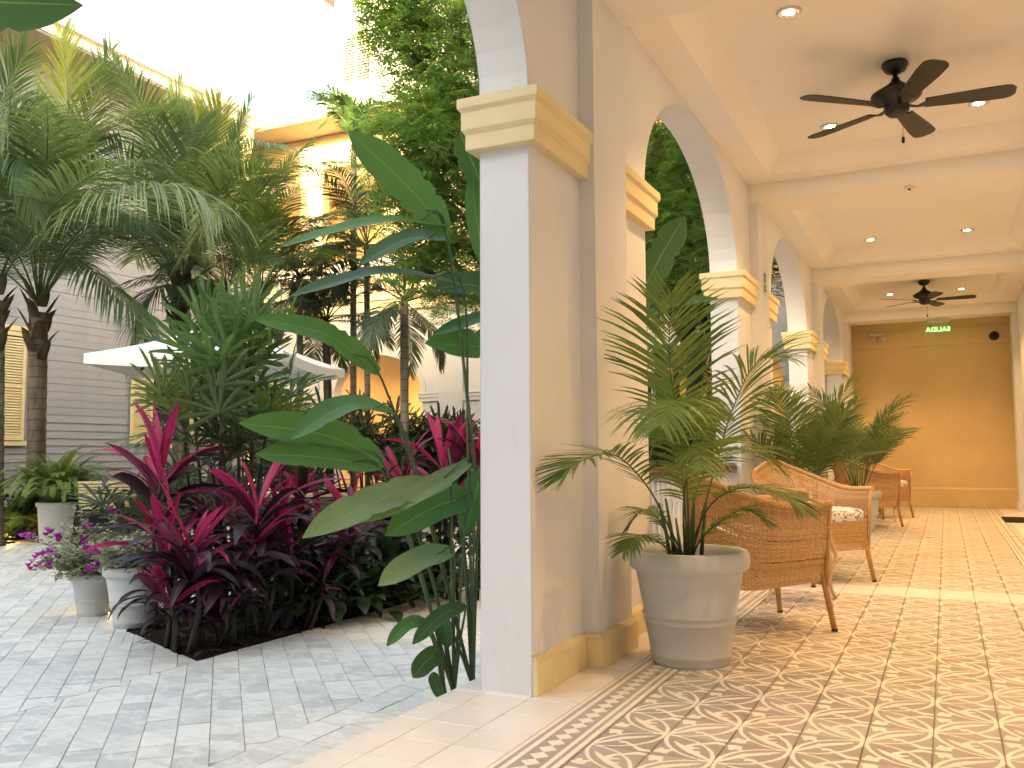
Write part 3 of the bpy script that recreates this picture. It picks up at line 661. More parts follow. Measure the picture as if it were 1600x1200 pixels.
while z<13.1:
    hw=w if z<12.75 else math.sqrt(max(.0,w*w-(z-12.75)**2))
    if hw>.1:
        for s in (-1,1):
            x0,x1=sorted((.76+s*.035,.76+s*hw)); m.add([(x0,-.055,z+.05),(x1,-.055,z+.05),(x1,-.10,z),(x0,-.10,z),(x0,-.055,z+.06),(x1,-.055,z+.06),(x1,-.10,z+.012),(x0,-.10,z+.012)],[(3,2,1,0),(4,5,6,7),(2,3,7,6)])
    z+=.085
o=obj('slats',m,MT['cream'],fr); o['kind']='stuff'
m=MB(); m.box(.73,.79,-.11,-.051,11.62,13.2); obj('mullion',m,MT['white'],fr)
m=MB(); m.box(-.7,4.5,-.7,5.7,14.6,14.66); obj('soffit',m,MT['soffit'],tw)
m=MB(); m.frus((-.75,4.55,-.75,5.75),(1.5,2.2,2.2,2.6),14.661,16.2); obj('roof',m,MT['roof'],tw)
m=MB(); m.box(3.75,8.5,.6,5,9,11.5); obj('side_wing',m,MT['white'],tw)
m=MB(); m.frus((3.76,9.2,-.1,5.7),(3.76,7,2,3.5),11.5,12.6); obj('wing_roof',m,MT['roof'],tw)
# ================================================================ LAMPS of the gallery
ring_me=MB().lathe([(.034,.0),(.037,-.006),(.046,-.003),(.05,-.008),(.066,-.008),(.071,-.004),(.071,.004)],24).mesh('trim_ring',MT['chrome'],True)
lens_me=MB().lathe([(.0001,-.001),(.034,-.001),(.034,-.003)],20).mesh('lens',MT['lampglow'],True)
ld=bpy.data.lights.new('downlight_beam','SPOT'); ld.energy=LAMP_W; ld.color=LAMP_C; ld.spot_size=R(104); ld.spot_blend=.7; ld.shadow_soft_size=.045
names=['before the first beam','','']
bays=[(a+b)/2 for a,b in zip(PC[:-1],PC[1:])]
nl=0
desc={(1,-1,1):0}
for bi,c in enumerate(bays):
    if c<1: continue
    for sy in (-1,1):
        for x,sn in ((-.70,'arcade'),(.30,'inner wall')):
            y=c+sy*.98
            if bi==1 and x<0: continue
            where={1:'coffer before the first pier',2:'coffer with the nearer fan',3:'coffer between the two fans',4:'coffer with the farther fan'}.get(bi,'coffer behind')
            t=thing('downlight',(x,y,PAN),'warm downlight on the %s side, %s end, %s'%(sn,'near' if sy<0 else 'far',where),'downlight','downlights in the gallery ceiling')
            link('trim_ring',ring_me,t); link('lens',lens_me,t,(0,0,-.001))
            lo=bpy.data.objects.new('beam',ld); COL.objects.link(lo); lo.parent=t; lo.location=(0,0,-.02)
fl=bpy.data.lights.new('far_arcade_lamp','SPOT'); fl.energy=19; fl.color=(1,.57,.25); fl.spot_size=R(140); fl.spot_blend=.7; fl.shadow_soft_size=.08
for z,lvl in ((3.72,'ground floor arches'),(8.28,'upper loggia')):
    for k,x in enumerate((-14.6,-12.4,-8.2,-4.2)):
        t=thing('far_downlight',(x,18.55,z),'small lit lamp behind the %s opposite, %s from the corner'%(lvl,['nearest','second','third','fourth'][k]),'downlight','ceiling lamps of the far building')
        link('trim_ring',ring_me,t); link('lens',lens_me,t,(0,0,-.001),scale=(1.5,1.5,1.5)); lo=bpy.data.objects.new('beam',fl); COL.objects.link(lo); lo.parent=t; lo.location=(0,0,-.03)
# ================================================================ GALLERY OBJECTS
# ---- ceiling fans
def make_fan():
    t=thing('ceiling_fan',(0,0,0),'','ceiling fan','ceiling fans of the gallery')
    m=MB(); m.lathe([(.0,0),(.075,-.001),(.08,-.02),(.062,-.055),(.035,-.07),(.0,-.07)],28); obj('canopy',m,MT['black'],t,True)
    m=MB(); m.lathe([(.0,-.06),(.014,-.06),(.014,-.13),(.0,-.13)],12); obj('down_rod',m,MT['black'],t,True)
    m=MB(); m.lathe([(.0,-.10),(.022,-.10),(.03,-.125),(.06,-.15),(.10,-.175),(.148,-.205),(.152,-.222),(.13,-.245),(.085,-.262),(.075,-.27),(.075,-.315),(.066,-.33),(.05,-.345),(.02,-.352),(.0,-.352)],36); obj('motor_housing',m,MT['black'],t,True)
    # blade iron + blade, in local x direction
    mi=MB(); mi.add([(.06,-.02,-.285),(.06,.02,-.285),(.12,.013,-.30),(.12,-.013,-.30),(.19,.035,-.292),(.19,-.035,-.278),(.06,-.02,-.291),(.06,.02,-.291),(.12,.013,-.306),(.12,-.013,-.306),(.19,.035,-.298),(.19,-.035,-.284)],
        [(0,1,2,3),(3,2,4,5),(6,9,8,7),(9,11,10,8),(0,3,9,6),(3,5,11,9),(1,7,8,2),(2,8,10,4),(4,10,11,5)]); mi=mi.mesh('blade_iron',MT['black'])
    mb=MB(); n=24; tp=[]
    for i in range(n+1):
        u=i/n; x=.165+u*.50; w=.050+.022*min(1,u*1.5); 
        if u>.88: w*=math.sqrt(max(.12,1-((u-.88)/.12)**2*.8))
        tp.append((x,w))
    top=[(x,w,-.283-.18*w) for x,w in tp]+[(x,-w,-.283+.18*w) for x,w in tp]; k=n+1
    pts=top+[(x,y,z-.006) for x,y,z in top]; fs=[]
    for i in range(n):
        fs.append((k+i,k+i+1,i+1,i)); fs.append((2*k+i,2*k+i+1,3*k+i+1,3*k+i)); fs.append((i,i+1,2*k+i+1,2*k+i)); fs.append((k+i+1,k+i,3*k+i,3*k+i+1))
    fs+=[(0,2*k,3*k,k),(n,k+n,3*k+n,2*k+n)]
    mb.add(pts,fs); me=mb.mesh('blade',MT['black'])
    for i in range(5):
        b=link('blade',me,t,rot=(0,0,2*PI*i/5)); link('blade_iron',mi,b)
    m=MB(); m.tube([(.03,-.04,-.34),(.03,-.04,-.50)],.0018,5); c=obj('pull_chain',m,MT['black'],t)
    m=MB(); m.lathe([(.0,-.50),(.008,-.502),(.010,-.52),(.008,-.54),(.0,-.542)],10,(.03,-.04,0)); obj('pull_knob',m,MT['black'],c,True)
    return t
f1=make_fan(); f1.location=(-.20,5.98,PAN); f1.rotation_euler=(0,0,R(4)); f1['label']='large black five blade ceiling fan in the nearer coffer, pull chain hanging'
f2=copy_tree(f1); f2.location=(-.20,14.04,PAN); f2.rotation_euler=(0,0,R(-1)); f2['label']='farther black ceiling fan near the end wall and the green exit sign'
# ---- exit sign (seen from behind)
t=thing('exit_sign',(-.046,16.0,BZ),'hanging clear exit sign with reversed green letters below the last beam','sign')
m=MB(); m.box(-.17,.17,-.02,.02,-.075,-.02); m.box(-.02,.02,-.012,.012,-.02,.0); obj('housing',m,MT['chrome'],t)
m=MB(); m.box(-.16,.16,-.003,.003,-.245,-.075); obj('acrylic_panel',m,MT['acrylic'],t)
cu=bpy.data.curves.new('letters','FONT'); cu.body='SALIDA'; cu.align_x='CENTER'; cu.size=.100; cu.space_character=1.12; cu.extrude=.001; cu.offset=.0015
to=bpy.data.objects.new('letters_tmp',cu); COL.objects.link(to); bpy.context.view_layer.update()
lm=bpy.data.meshes.new_from_object(to.evaluated_get(bpy.context.evaluated_depsgraph_get())); bpy.data.objects.remove(to)
lm.materials.clear(); lm.materials.append(MT['green'])
o=link('letters',lm,t,(0,-.006,-.222),(R(90),0,0),(-1,1,1))
# ---- emergency twin light, dome
t=thing('emergency_light',(-1.0,GY1-.036,2.90),'twin head emergency light on the frieze of the end wall','emergency light')
m=MB(); m.box(-.13,.13,-.06,0,.03,.075); obj('casing',m,MT['white'],t)
for x in (-.085,.085):
    m=MB(); m.lathe([(.0,-.07),(.045,-.07),(.05,-.05),(.05,0),(.03,.02),(.0,.02)],18); o=obj('lamp_head',m,MT['chrome'],t,True,(x,-.03,-.02),(R(-90),0,0))
t=tag(obj('dome_camera',MB().lathe([(.0,-.075),(.04,-.07),(.062,-.05),(.07,-.02),(.075,-.018),(.075,0)],24),MT['black'],None,True,(.784,GY1-.0355,2.83),(R(-90),0,0)),'round black dome on the frieze of the end wall','camera')
t=thing('smoke_detector',(-.19,7.86,BZ),'small white round detector under the second ceiling beam','detector')
m=MB(); m.lathe([(.045,0),(.045,-.008),(.034,-.02),(.0,-.022)],20); obj('body',m,MT['white'],t,True)
m=MB(); m.lathe([(.012,-.02),(.012,-.032),(.0,-.034)],10,(.0,0,0)); obj('sensor',m,MT['black'],t,True)
# ---- door mat
tag(obj('door_mat',MB().prism([(.66,13.35),(1.04,13.35),(1.04,14.35),(.66,14.35)],.0005,.012,.004),MT['mat']),'dark door mat on the tiles beside the inner wall','mat')
# ---- planters
def pot_profile(r,h,k=1.0):
    return [(.0,0),(r*.62,0),(r*.64,h*.02),(r*.655,h*.07),(r*.675,h*.085),(r*.66,h*.10),(r*.745,h*.36),(r*.765,h*.37),(r*.765,h*.385),(r*.75,h*.395),(r*.765,h*.42),(r*.785,h*.43),(r*.785,h*.445),(r*.765,h*.455),(r*.88,h*.80),(r*.89,h*.815),(r*.955,h*.83),(r*.985,h*.85),(r,h*.90),(r*.995,h*.955),(r*.97,h*.99),(r*.935,h),(r*.885,h*.985),(r*.86,h*.93),(r*.85,h*.86),(.0,h*.86)]
def soil_mesh(r,h):
    m=MB(); n=24; rr=random.Random(4); pts=[(0,0,h*.80)]
    for k in (1,2,3):
        for j in range(n): pts.append((r*.87*k/3*math.cos(2*PI*j/n),r*.87*k/3*math.sin(2*PI*j/n),h*(.87+rr.uniform(-.012,.016))))
    pts[0]=(0,0,h*.89)
    fs=[(0,1+j,1+(j+1)%n) for j in range(n)]+[(1+k*n+j,1+(k+1)*n+j,1+(k+1)*n+(j+1)%n,1+k*n+(j+1)%n) for k in (0,1) for j in range(n)]
    return m.add(pts,fs)
def planter(t,r,h,mat):
    obj('pot',MB().lathe(pot_profile(r,h),56),mat,t,True); obj('soil',soil_mesh(r,h),MT['soil'],t)
# ---- pinnate fronds
def frond_mb(pts,n=40,ll=.3,lw=.022,droop=.6,lift=.25,ang0=62,ang1=28,rr=None,rach=.010,start=.18,seg=3,up=(0,0,1),gap=1.0,flat=False):
    rr=rr or random; m=MB(); sp=bez(pts,n+1); k=len(sp); m.mi=1
    m.tube(sp[::max(1,n//14)]+[sp[-1]],[rach*(1-.85*i/(len(sp[::max(1,n//14)]))) for i in range(len(sp[::max(1,n//14)])+1)],5,False); m.mi=0
    L=sum((sp[i+1]-sp[i]).length for i in range(n)); up=V(up)
    for i in range(int(n*start),n+1):
        u=i/n; t=(sp[min(i+1,n)]-sp[max(i-1,0)]).normalized()
        sd=t.cross(up); 
        if sd.length<.05: sd=t.cross(V(1,0,0))
        sd.normalize(); nm=sd.cross(t).normalized()
        q=(u-start)/(1-start); env=(.45+.55*min(1,q*3.2))*(1-.62*max(0,(q-.45)/.55)**1.4); a=R(ang0+(ang1-ang0)*q)
        for s in (-1,1):
            if rr.random()>gap: continue
            l=ll*env*rr.uniform(.88,1.08); a2=a+R(rr.uniform(-6,6))
            d=(t*math.cos(a2)+sd*s*math.sin(a2)+nm*(lift+rr.uniform(-.08,.08))).normalized(); p=sp[i].copy()+t*rr.uniform(-.004,.004)
            wv=(t-d*t.dot(d)); wv=wv.normalized() if wv.length>.05 else nm
            vs=[]; prof=(.45,1.0,.78,0.0) if seg==3 else (.5,1,.95,.6,0)
            for j in range(seg+1):
                w=lw*prof[j]*env**.4*.5; 
                if j<seg: vs+= [p-wv*w,p+wv*w]
                else: vs.append(p)
                d=(d+V(0,0,-1)*droop*(.35+.65*j/seg)*(1/seg)*1.6).normalized(); p=p+d*(l/seg)
                wv=(wv-d*wv.dot(d)).normalized()
            o=0; fs=[(2*j,2*j+1,2*j+3,2*j+2) for j in range(seg-1)]+[(2*seg-2,2*seg-1,2*seg)]
            m.add(vs,fs)
    return m
def spine(L,el,bend,az=0,n=6,wig=0,rr=random):
    """curve from the origin: initial elevation el, bending down by `bend` radians in all"""
    p=V(0,0,0); out=[p.copy()]; e=el; a=az
    for i in range(n):
        d=V(math.cos(e)*math.cos(a),math.cos(e)*math.sin(a),math.sin(e)); p=p+d*(L/n); out.append(p.copy()); e-=bend/n*(.4+1.2*i/n); a+=rr.uniform(-wig,wig)
    return out
ARC=[MT['areca'],MT['stem']]; ARD=[MT['arecadark'],MT['stemdark']]; COC=[MT['coco'],MT['stem']]; COY=[MT['cocoyel'],MT['stem']]; COP=[MT['cocopale'],MT['stem']]
def loc(P,b): return tuple(P[i]-b[i] for i in range(3))
# nearest potted areca: fronds as they hang in the photo
B=(-1.07,4.02,0)
def areca_thing(B,label): return thing('potted_palm',B,label,'potted palm','potted palms of the gallery')
t=areca_thing(B,'potted areca palm in a large grey pot in front of the first wicker chair')
planter(t,.27,.50,MT['pot'])
z0=(0,0,.42)
def F(*pts): return [z0]+[loc(p,B) for p in pts]
P1=[(F((-1.069,3.962,0.706),(-1.070,3.874,1.078),(-1.079,3.790,1.357),(-1.033,3.678,1.614)),44,.33,.50,.10),
    (F((-0.998,4.053,0.704),(-0.946,4.116,0.922),(-0.897,4.178,1.122),(-0.798,4.262,1.355),(-0.666,4.323,1.392)),44,.34,.75,.10),
    (F((-1.043,3.912,0.794),(-1.034,3.782,1.053),(-1.001,3.511,1.149),(-0.955,3.208,1.043)),40,.30,.85,.05),
    (F((-1.118,3.892,0.595),(-1.167,3.741,0.784),(-1.242,3.524,0.930),(-1.319,3.321,0.904),(-1.368,3.247,0.839)),40,.22,.30,.20),
    (F((-1.008,3.946,0.596),(-0.923,3.920,0.727),(-0.787,3.870,0.787),(-0.635,3.834,0.766),(-0.569,3.815,0.724)),42,.22,.55,.15),
    (F((-1.114,3.845,0.515),(-1.138,3.717,0.567),(-1.152,3.541,0.600),(-1.175,3.422,0.548)),28,.15,.5,.10),
    (F((-1.005,3.953,0.539),(-0.919,3.931,0.623),(-0.800,3.928,0.689),(-0.702,3.924,0.643)),32,.17,.6,.10),
    (F((-1.141,3.940,0.562),(-1.210,3.954,0.659),(-1.278,3.976,0.670),(-1.339,3.953,0.587)),28,.14,.6,.10),
    (F((-1.091,3.954,0.677),(-1.120,3.981,0.849),(-1.189,3.993,0.965),(-1.324,3.981,0.995),(-1.425,3.937,0.929)),38,.24,.7,.10),
    (F((-1.052,4.029,0.674),(-1.025,4.141,0.832),(-0.983,4.320,0.922),(-0.862,4.488,0.963),(-0.751,4.551,0.859)),38,.24,.7,.10),
    (F((-1.055,3.885,0.655),(-1.015,3.810,0.840),(-0.954,3.718,0.964),(-0.863,3.490,0.874)),34,.24,.8,.05),
    (F((-1.079,3.855,0.600),(-1.064,3.738,0.745),(-1.051,3.571,0.818),(-1.063,3.407,0.710)),30,.2,.7,.05),
    (F((-1.011,3.891,0.572),(-0.948,3.800,0.691),(-0.872,3.667,0.722),(-0.802,3.541,0.635)),28,.17,.6,.05)]
rr=random.Random(11)
ar_meshes=[]
for pts,n,ll,dr,li in [P1[k] for k in (0,1,2,3,4,5,6,7,9,10)]:
    me=frond_mb(pts,int(n*1.55),ll*1.22,.0145,dr*.9,li,rr=rr,rach=.006,start=.42 if n>36 else .36,seg=4).mesh('frond',ARC); link('frond',me,t)
for i in range(9):
    a=rr.uniform(0,6.3); r=rr.uniform(.02,.09); h=rr.uniform(.12,.34)
    m=MB(); m.tube([(r*math.cos(a),r*math.sin(a),.40),(r*1.3*math.cos(a),r*1.3*math.sin(a),.42+h*.5),(r*1.7*math.cos(a),r*1.7*math.sin(a),.42+h)],[.011,.009,.006],6); obj('cane',m,MT['stem'],t,True)
# other arecas share a set of fronds
rr=random.Random(21)
for i in range(9):
    ar_meshes.append((frond_mb(spine(rr.uniform(.85,1.35),R(rr.uniform(76,88)),R(rr.uniform(28,85)),0,6,.05,rr),56,rr.uniform(.27,.38),.016,rr.uniform(.4,.8),.12,rr=rr,rach=.006,start=.34).mesh('frond',[MT['arecadeep'],MT['stem']])))
for B,label,n,s,pm in (((-1.06,7.86,0),'potted areca palm in a grey pot behind the second wicker chair',11,1.15,'pot'),((-.95,11.30,0),'potted areca palm in a pale grey pot in front of the farther wicker chairs',12,1.25,'pot'),((-1.10,15.0,0),'potted areca palm farthest along the gallery, by the end wall',11,1.1,'pot')):
    t=areca_thing(B,label); planter(t,.25,.47,MT[pm])
    for i in range(n):
        k=rr.choice(ar_meshes); a=2*PI*(i+rr.uniform(-.3,.3))/n; link('frond',k,t,(.05*math.cos(a),.05*math.sin(a),.40),(0,rr.uniform(-.12,.22),a),(s,)*3 if i%3 else (s*.75,)*3)
    for i in range(6):
        a=rr.uniform(0,6.3); r=rr.uniform(.02,.08); m=MB(); m.tube([(r*math.cos(a),r*math.sin(a),.38),(r*1.6*math.cos(a),r*1.6*math.sin(a),.75)],[.011,.006],6); obj('cane',m,MT['stem'],t,True)
# ---- wicker armchairs
def chair_meshes(strand):
    path=[(-.265,.275),(-.285,.10),(-.288,-.08),(-.262,-.205),(-.19,-.285),(-.08,-.318),(0,-.325),(.08,-.318),(.19,-.285),(.262,-.205),(.288,-.08),(.285,.10),(.265,.275)]
    NS=76; cp=bez([(x,y,0) for x,y in path],NS)
    def top(i):
        u=i/(NS-1); b=math.sin(PI*u)**1.3; return .645+.195*max(0,(b-.18)/.82)**1.5
    def nrm(i):
        t=(cp[min(i+1,NS-1)]-cp[max(i-1,0)]).normalized(); return V(t.y,-t.x,0)
    def pt(i,v):
        u=i/(NS-1); b=math.sin(PI*u); n=nrm(i); z=.235+.015*math.cos(4*PI*u)+(top(i)-.235)*v
        fl=.018*v+.050*b*v*v+(.02*max(0,v-.85)/.15); c=cp[i]*(.93+.07*min(1,v*2)); return V(c.x,c.y,z)+(-n if n.dot(cp[i])<0 else n)*fl
    def on(i):
        n=nrm(i); return -n if n.dot(cp[i])<0 else n
    m=MB(); rows=50; rr=random.Random(3)
    for r in range(rows):
        v=(r+.5)/rows
        if .555<v<.575 or .30<v<.315: continue
        pts=[]; 
        for i in range(NS):
            pts.append(pt(i,v)+on(i)*(.0035 if (i+r)%2 else -.0035)+V(0,0,rr.uniform(-.0012,.0012)))
        m.tube(pts,.0050,3,False)
    for i in range(0,NS):
        m.tube([pt(i,v) for v in (0,.25,.5,.75,1)],.0032,3,False)
    shell=m.mesh('woven_shell',strand)
    m=MB(); rp=[pt(i,1)+V(0,0,.006)+on(i)*.006 for i in range(NS)]; m.tube(rp,.017,8)
    for i in range(NS-1):                # wrapped binding
        for k in range(2):
            c=rp[i].lerp(rp[i+1],k/2); tt=(rp[i+1]-rp[i]).normalized(); a=tt.orthogonal().normalized(); b=tt.cross(a)
            m.tube([c+(a*math.cos(q)+b*math.sin(q))*.0185+tt*.004*math.sin(q) for q in (0,1.05,2.1,3.14,4.19,5.24,6.28)],.0032,3,False)
    rim=m.mesh('rolled_rim',strand)
    m=MB()                               # front apron and front posts wrap
    for r in range(22):
        z=.235+r*.0105; m.tube([V(-.262+.524*i/28,.262+(.0035 if (i+r)%2 else -.0035)-.0,z) for i in range(29)],.005,3,False)
    for i in range(29): x=-.262+.524*i/28; m.tube([V(x,.262,.23),V(x,.262,.47)],.0032,3,False)
    apron=m.mesh('front_apron',strand)
    m=MB(); m.box(-.25,.25,-.27,.25,.40,.425); seat=m.mesh('seat',strand)
    m=MB(); n=10
    for k,(z,ins) in enumerate(((.43,.02),(.445,.0),(.505,.0),(.52,.015),(.53,.06))): pass
    prof=[(.43,.02),(.442,.002),(.50,.0),(.518,.012),(.53,.06)]; rings=[]
    for z,ins in prof:
        hx,hy=.252-ins,.26-ins; c=.05; ring=[]
        for cx,cy,a0 in ((hx-c,hy-c,0),(-hx+c,hy-c,90),(-hx+c,-hy+c,180),(hx-c,-hy+c,270)):
            for q in range(5): an=R(a0+q*22.5); ring.append((cx+c*math.cos(an),cy+c*math.sin(an)+.012,z))
        rings.append(ring)
    k=len(rings[0]); pts=[p for r_ in rings for p in r_]; fs=[(a*k+j,a*k+(j+1)%k,(a+1)*k+(j+1)%k,(a+1)*k+j) for a in range(len(rings)-1) for j in range(k)]+[tuple((len(rings)-1)*k+j for j in range(k)),tuple(range(k))[::-1]]
    m.add(pts,fs); cush=m.mesh('cushion',MT['cushion'],True)
    return shell,rim,apron,seat,cush
cm=chair_meshes(MT['wicker']); legm={}
for sx in (-1,1):
    for sy in (-1,1):
        m=MB(); a=V(sx*.235,sy*.235,.42); b=V(sx*.285,sy*.29 if sy>0 else sy*.305,.0); m.tube([a,a.lerp(b,.5),b],[.019,.017,.015],10)
        legm[sx,sy]=m.mesh('leg',MT['cane'],True)
m=MB(); m.lathe([(.0,0),(.0165,0),(.0165,.012),(.0,.012)],10); footm=m.mesh('foot_cap',MT['black'],True)
def make_chair(pos,rz,label):
    t=thing('wicker_armchair',(pos[0],pos[1],0),label,'armchair','wicker armchairs along the gallery',rz)
    for nm,me in zip(('woven_shell','rolled_rim','front_apron','seat','cushion'),cm): link(nm,me,t)
    for (sx,sy),me in legm.items():
        l=link('leg',me,t); link('foot_cap',footm,l,(sx*.285,sy*.29 if sy>0 else sy*.305,.0005))
    for sx in (-1,1):
        m=MB(); m.tube([(sx*.262,.262,.23),(sx*.272,.272,.45),(sx*.285,.285,.655)],[.014,.013,.013],8); obj('arm_post',m,MT['cane'],t,True)
    return t
make_chair((-.965,5.04),R(-51.9),'wicker armchair nearest the viewer, seen from its side just behind the first potted palm')
make_chair((-.905,6.93),R(-129.7),'wicker armchair with leaf print cushion facing the viewer beyond the small side table')
make_chair((-.93,12.22),R(-51.9),'far wicker armchair beyond the pale pot, its side turned to the viewer')
make_chair((-.86,13.82),R(-129.7),'farthest wicker armchair, its leaf print cushion showing near the end wall')
# ---- side tables
def side_table(pos,label,rz):
    t=thing('side_table',(pos[0],pos[1],0),label,'side table','wicker side tables between the armchairs',rz)
    m=MB(); s=.185; m.prism([(-s,-s),(s,-s),(s,s),(-s,s)],.405,.425,.006); obj('table_top',m,MT['cane'],t)
    m=MB()
    for r in range(5):
        z=.372+r*.008
        for a,b in (((-s,-s),(s,-s)),((s,-s),(s,s)),((s,s),(-s,s)),((-s,s),(-s,-s))):
            a,b=V(a[0],a[1],z),V(b[0],b[1],z); m.tube([a.lerp(b,i/16)*.96 +V(0,0,.0) for i in range(17)],.0042,3,False)
    obj('woven_band',m,MT['wicker'],t)
    for sx in (-1,1):
        for sy in (-1,1):
            m=MB(); m.tube(bez([(sx*.165,sy*.165,.41),(sx*.19,sy*.19,.32),(sx*.20,sy*.20,.24),(sx*.165,sy*.165,.13),(sx*.175,sy*.175,.04),(sx*.195,sy*.195,0)],14),.0115,8); obj('leg',m,MT['wickerpale'],t,True)
    return t
side_table((-.86,5.93),'small square wicker side table with curved legs between the two nearer armchairs',R(3))
side_table((-.83,13.0),'small wicker side table between the two far armchairs',R(3))
# ================================================================ COURTYARD OBJECTS
# ---- parasol
ug=(-7.093,7.366)
t=thing('parasol',(ug[0],ug[1],ZC),'white square canvas parasol behind the lady palm','parasol',rz=R(20))
hs,ze,za=1.03,2.12,2.60
cor=[(-hs,-hs),(hs,-hs),(hs,hs),(-hs,hs)]
m=MB(); NQ=8
for i in range(4):
    a,b=V(*cor[i],ze),V(*cor[(i+1)%4],ze); ap=V(0,0,za)
    for q in range(NQ):
        for p in range(NQ):
            def S_(u,v): 
                e=a.lerp(b,v); e.z-= .05*math.sin(PI*v); r=e.lerp(ap,u); r.z-=.05*math.sin(PI*u); return r
            m.quad(S_(q/NQ,p/NQ),S_(q/NQ,(p+1)/NQ),S_((q+1)/NQ,(p+1)/NQ),S_((q+1)/NQ,p/NQ))
    for p in range(NQ):
        e0=a.lerp(b,p/NQ); e1=a.lerp(b,(p+1)/NQ); e0.z-=.05*math.sin(PI*p/NQ); e1.z-=.05*math.sin(PI*(p+1)/NQ)
        m.quad(e0,e1,e1-V(0,0,.10),e0-V(0,0,.10))
cn=obj('canopy',m,MT['canvas'],t,True)
for c in cor+[((cor[i][0]+cor[(i+1)%4][0])/2,(cor[i][1]+cor[(i+1)%4][1])/2) for i in range(4)]:
    m=MB(); m.tube([(c[0]*.99,c[1]*.99,ze-.03-(.05 if 0 in c else 0)),(c[0]*.5,c[1]*.5,(ze+za)/2-.10),(0,0,za-.06)],.016,6); obj('rib',m,MT['wood'],t)
m=MB(); m.tube([(0,0,0),(0,0,za+.06)],.026,10); obj('pole',m,MT['wood'],t,True)
m=MB(); m.lathe([(.0,0),(.30,0),(.30,.05),(.06,.09),(.04,.3),(.0,.3)],24); obj('base',m,MT['sofa'],t)
# ---- dark woven lounge chair with striped cushion, sofa, low table
cg=(-8.851,7.514)
t=thing('lounge_chair',(cg[0],cg[1],ZC),'dark woven garden chair with a striped cushion beside the potted fern','chair',rz=R(24))
m=MB(); m.prism([(-.30,-.28),(.30,-.28),(.30,.30),(-.30,.30)],.36,.42,.01); obj('seat',m,MT['dark'],t)
m=MB()
for r in range(24): z=.20+r*.012; m.tube([(-.31+.62*i/20,-.30+(.004 if (i+r)%2 else -.004),z) for i in range(21)],.006,3,False)
obj('woven_back',m,MT['dark'],t)
for x in (-.31,.31):
    m=MB(); m.box(x-.015,x+.015,-.31,.28,.20,.56); obj('arm_panel',m,MT['dark'],t)
    for y in (-.28,.26): m=MB(); m.tube([(x,y,.36),(x*1.04,y*1.04,0)],.014,6); obj('leg',m,MT['black'],t)
m=MB()
for i in range(9):
    z=.50+i*.036; m.tube([(-.33+.05*math.sin(PI*j/10)*0+.66*j/10,-.31-.06*math.sin(PI*j/10)-.05*i/9,z) for j in range(11)],.019,6)
obj('striped_cushion',m,MT['bamboo'],t,True)
sg=(-5.642,7.181)
t=thing('garden_sofa',(sg[0],sg[1],ZC),'low dark sofa seen through the magenta ti plants','sofa',rz=R(30))
m=MB(); m.prism([(-.75,-.35),(.75,-.35),(.75,.4),(-.75,.4)],.12,.38,.03); obj('seat',m,MT['sofa'],t)
m=MB(); m.prism([(-.78,-.42),(.78,-.42),(.78,-.30),(-.78,-.30)],.10,.70,.02); obj('backrest',m,MT['sofa'],t)
m=MB(); m.box(-.80,.80,-.43,-.29,.70,.73); obj('top_rail',m,MT['bamboo'],t)
for x in (-.7,.7):
    for y in (-.36,.34): m=MB(); m.tube([(x,y,.14),(x,y,0)],.02,6); obj('leg',m,MT['black'],t)
# ---- leaves: generic shapes
def blade_mb(pts,W,n=12,fold=.15,wave=.0,nrm=(0,0,1),tip=1.0,base=.15,pet=0,uv=True,peak=.45,rr=random,m=None):
    """lance or paddle leaf along pts; two halves folded on the midrib"""
    m=m or MB(); sp=bez(pts,n+1); N=V(nrm); vs=[]; uvs=[]
    ph=rr.uniform(0,6.3); notch={rr.randint(4,n-3) for _ in range(rr.randint(0,4))} if n>15 else ()
    for i in range(n+1):
        u=i/n; t=(sp[min(i+1,n)]-sp[max(i-1,0)]).normalized(); sd=t.cross(N)
        if sd.length<.02: sd=t.cross(V(.3,1,.2))
        sd.normalize(); nn=sd.cross(t).normalized()
        if u<peak: w=base+(1-base)*math.sin(.5*PI*u/peak)**.8
        else: w=max(.0,math.cos(.5*PI*((u-peak)/(1-peak))**tip))
        w=max(w,.012)*W*.5; wv=wave*W*math.sin(u*17+ph)
        f=fold
        if wave>0 and W>.12 and i in notch: w*=.80
        vs+= [sp[i]-sd*w+nn*(w*f+wv),sp[i]-sd*w*.5+nn*(w*f*.35),sp[i],sp[i]+sd*w*.5+nn*(w*f*.35),sp[i]+sd*w+nn*(w*f-wv)]
        uvs+= [(-1,u),(-.5,u),(0,u),(.5,u),(1,u)]
    fs=[(5*i+j,5*i+j+1,5*i+6+j,5*i+5+j) for i in range(n) for j in range(4)]
    m.add(vs,fs,uvs if uv else None); return m
# ---- bird-of-paradise clump at the first pier
def paddle_plant(name,B,label,leaves,rr,extra=()):
    t=thing(name,B,label,'plant','paddle leaved plants')
    for (root,pts,Wd,mat,n,wave) in leaves:
        pts=[loc(p,B) for p in pts]; root=loc(root,B)
        o=obj('leaf',blade_mb(pts,Wd*.9,26,.22,wave,n,2.9,.30,peak=.34,rr=rr),MT[mat],t,True)
        a=V(root); b=V(pts[0]); d=(V(pts[1])-b).normalized()
        mid=a.lerp(b,.55)+V(0,0,.06)*(b-a).length
        m=MB(); m.tube(bez([a,mid,b,b+d*(V(pts[1])-b).length*.5],12),[.0075-.00036*i for i in range(12)],6); obj('petiole',m,MT['stemolive'],o,True)
    return t
FC_=(.40,-.90,.15); FU=(.2,-.45,.87); FT=(.3,-.75,.6)
B=(-2.085,3.62,ZC); r0=(-2.072,3.627,-0.167); r1=(-2.006,3.690,-0.145); r2_=(-1.960,3.826,-0.156); r3=(-2.101,3.590,-0.161)
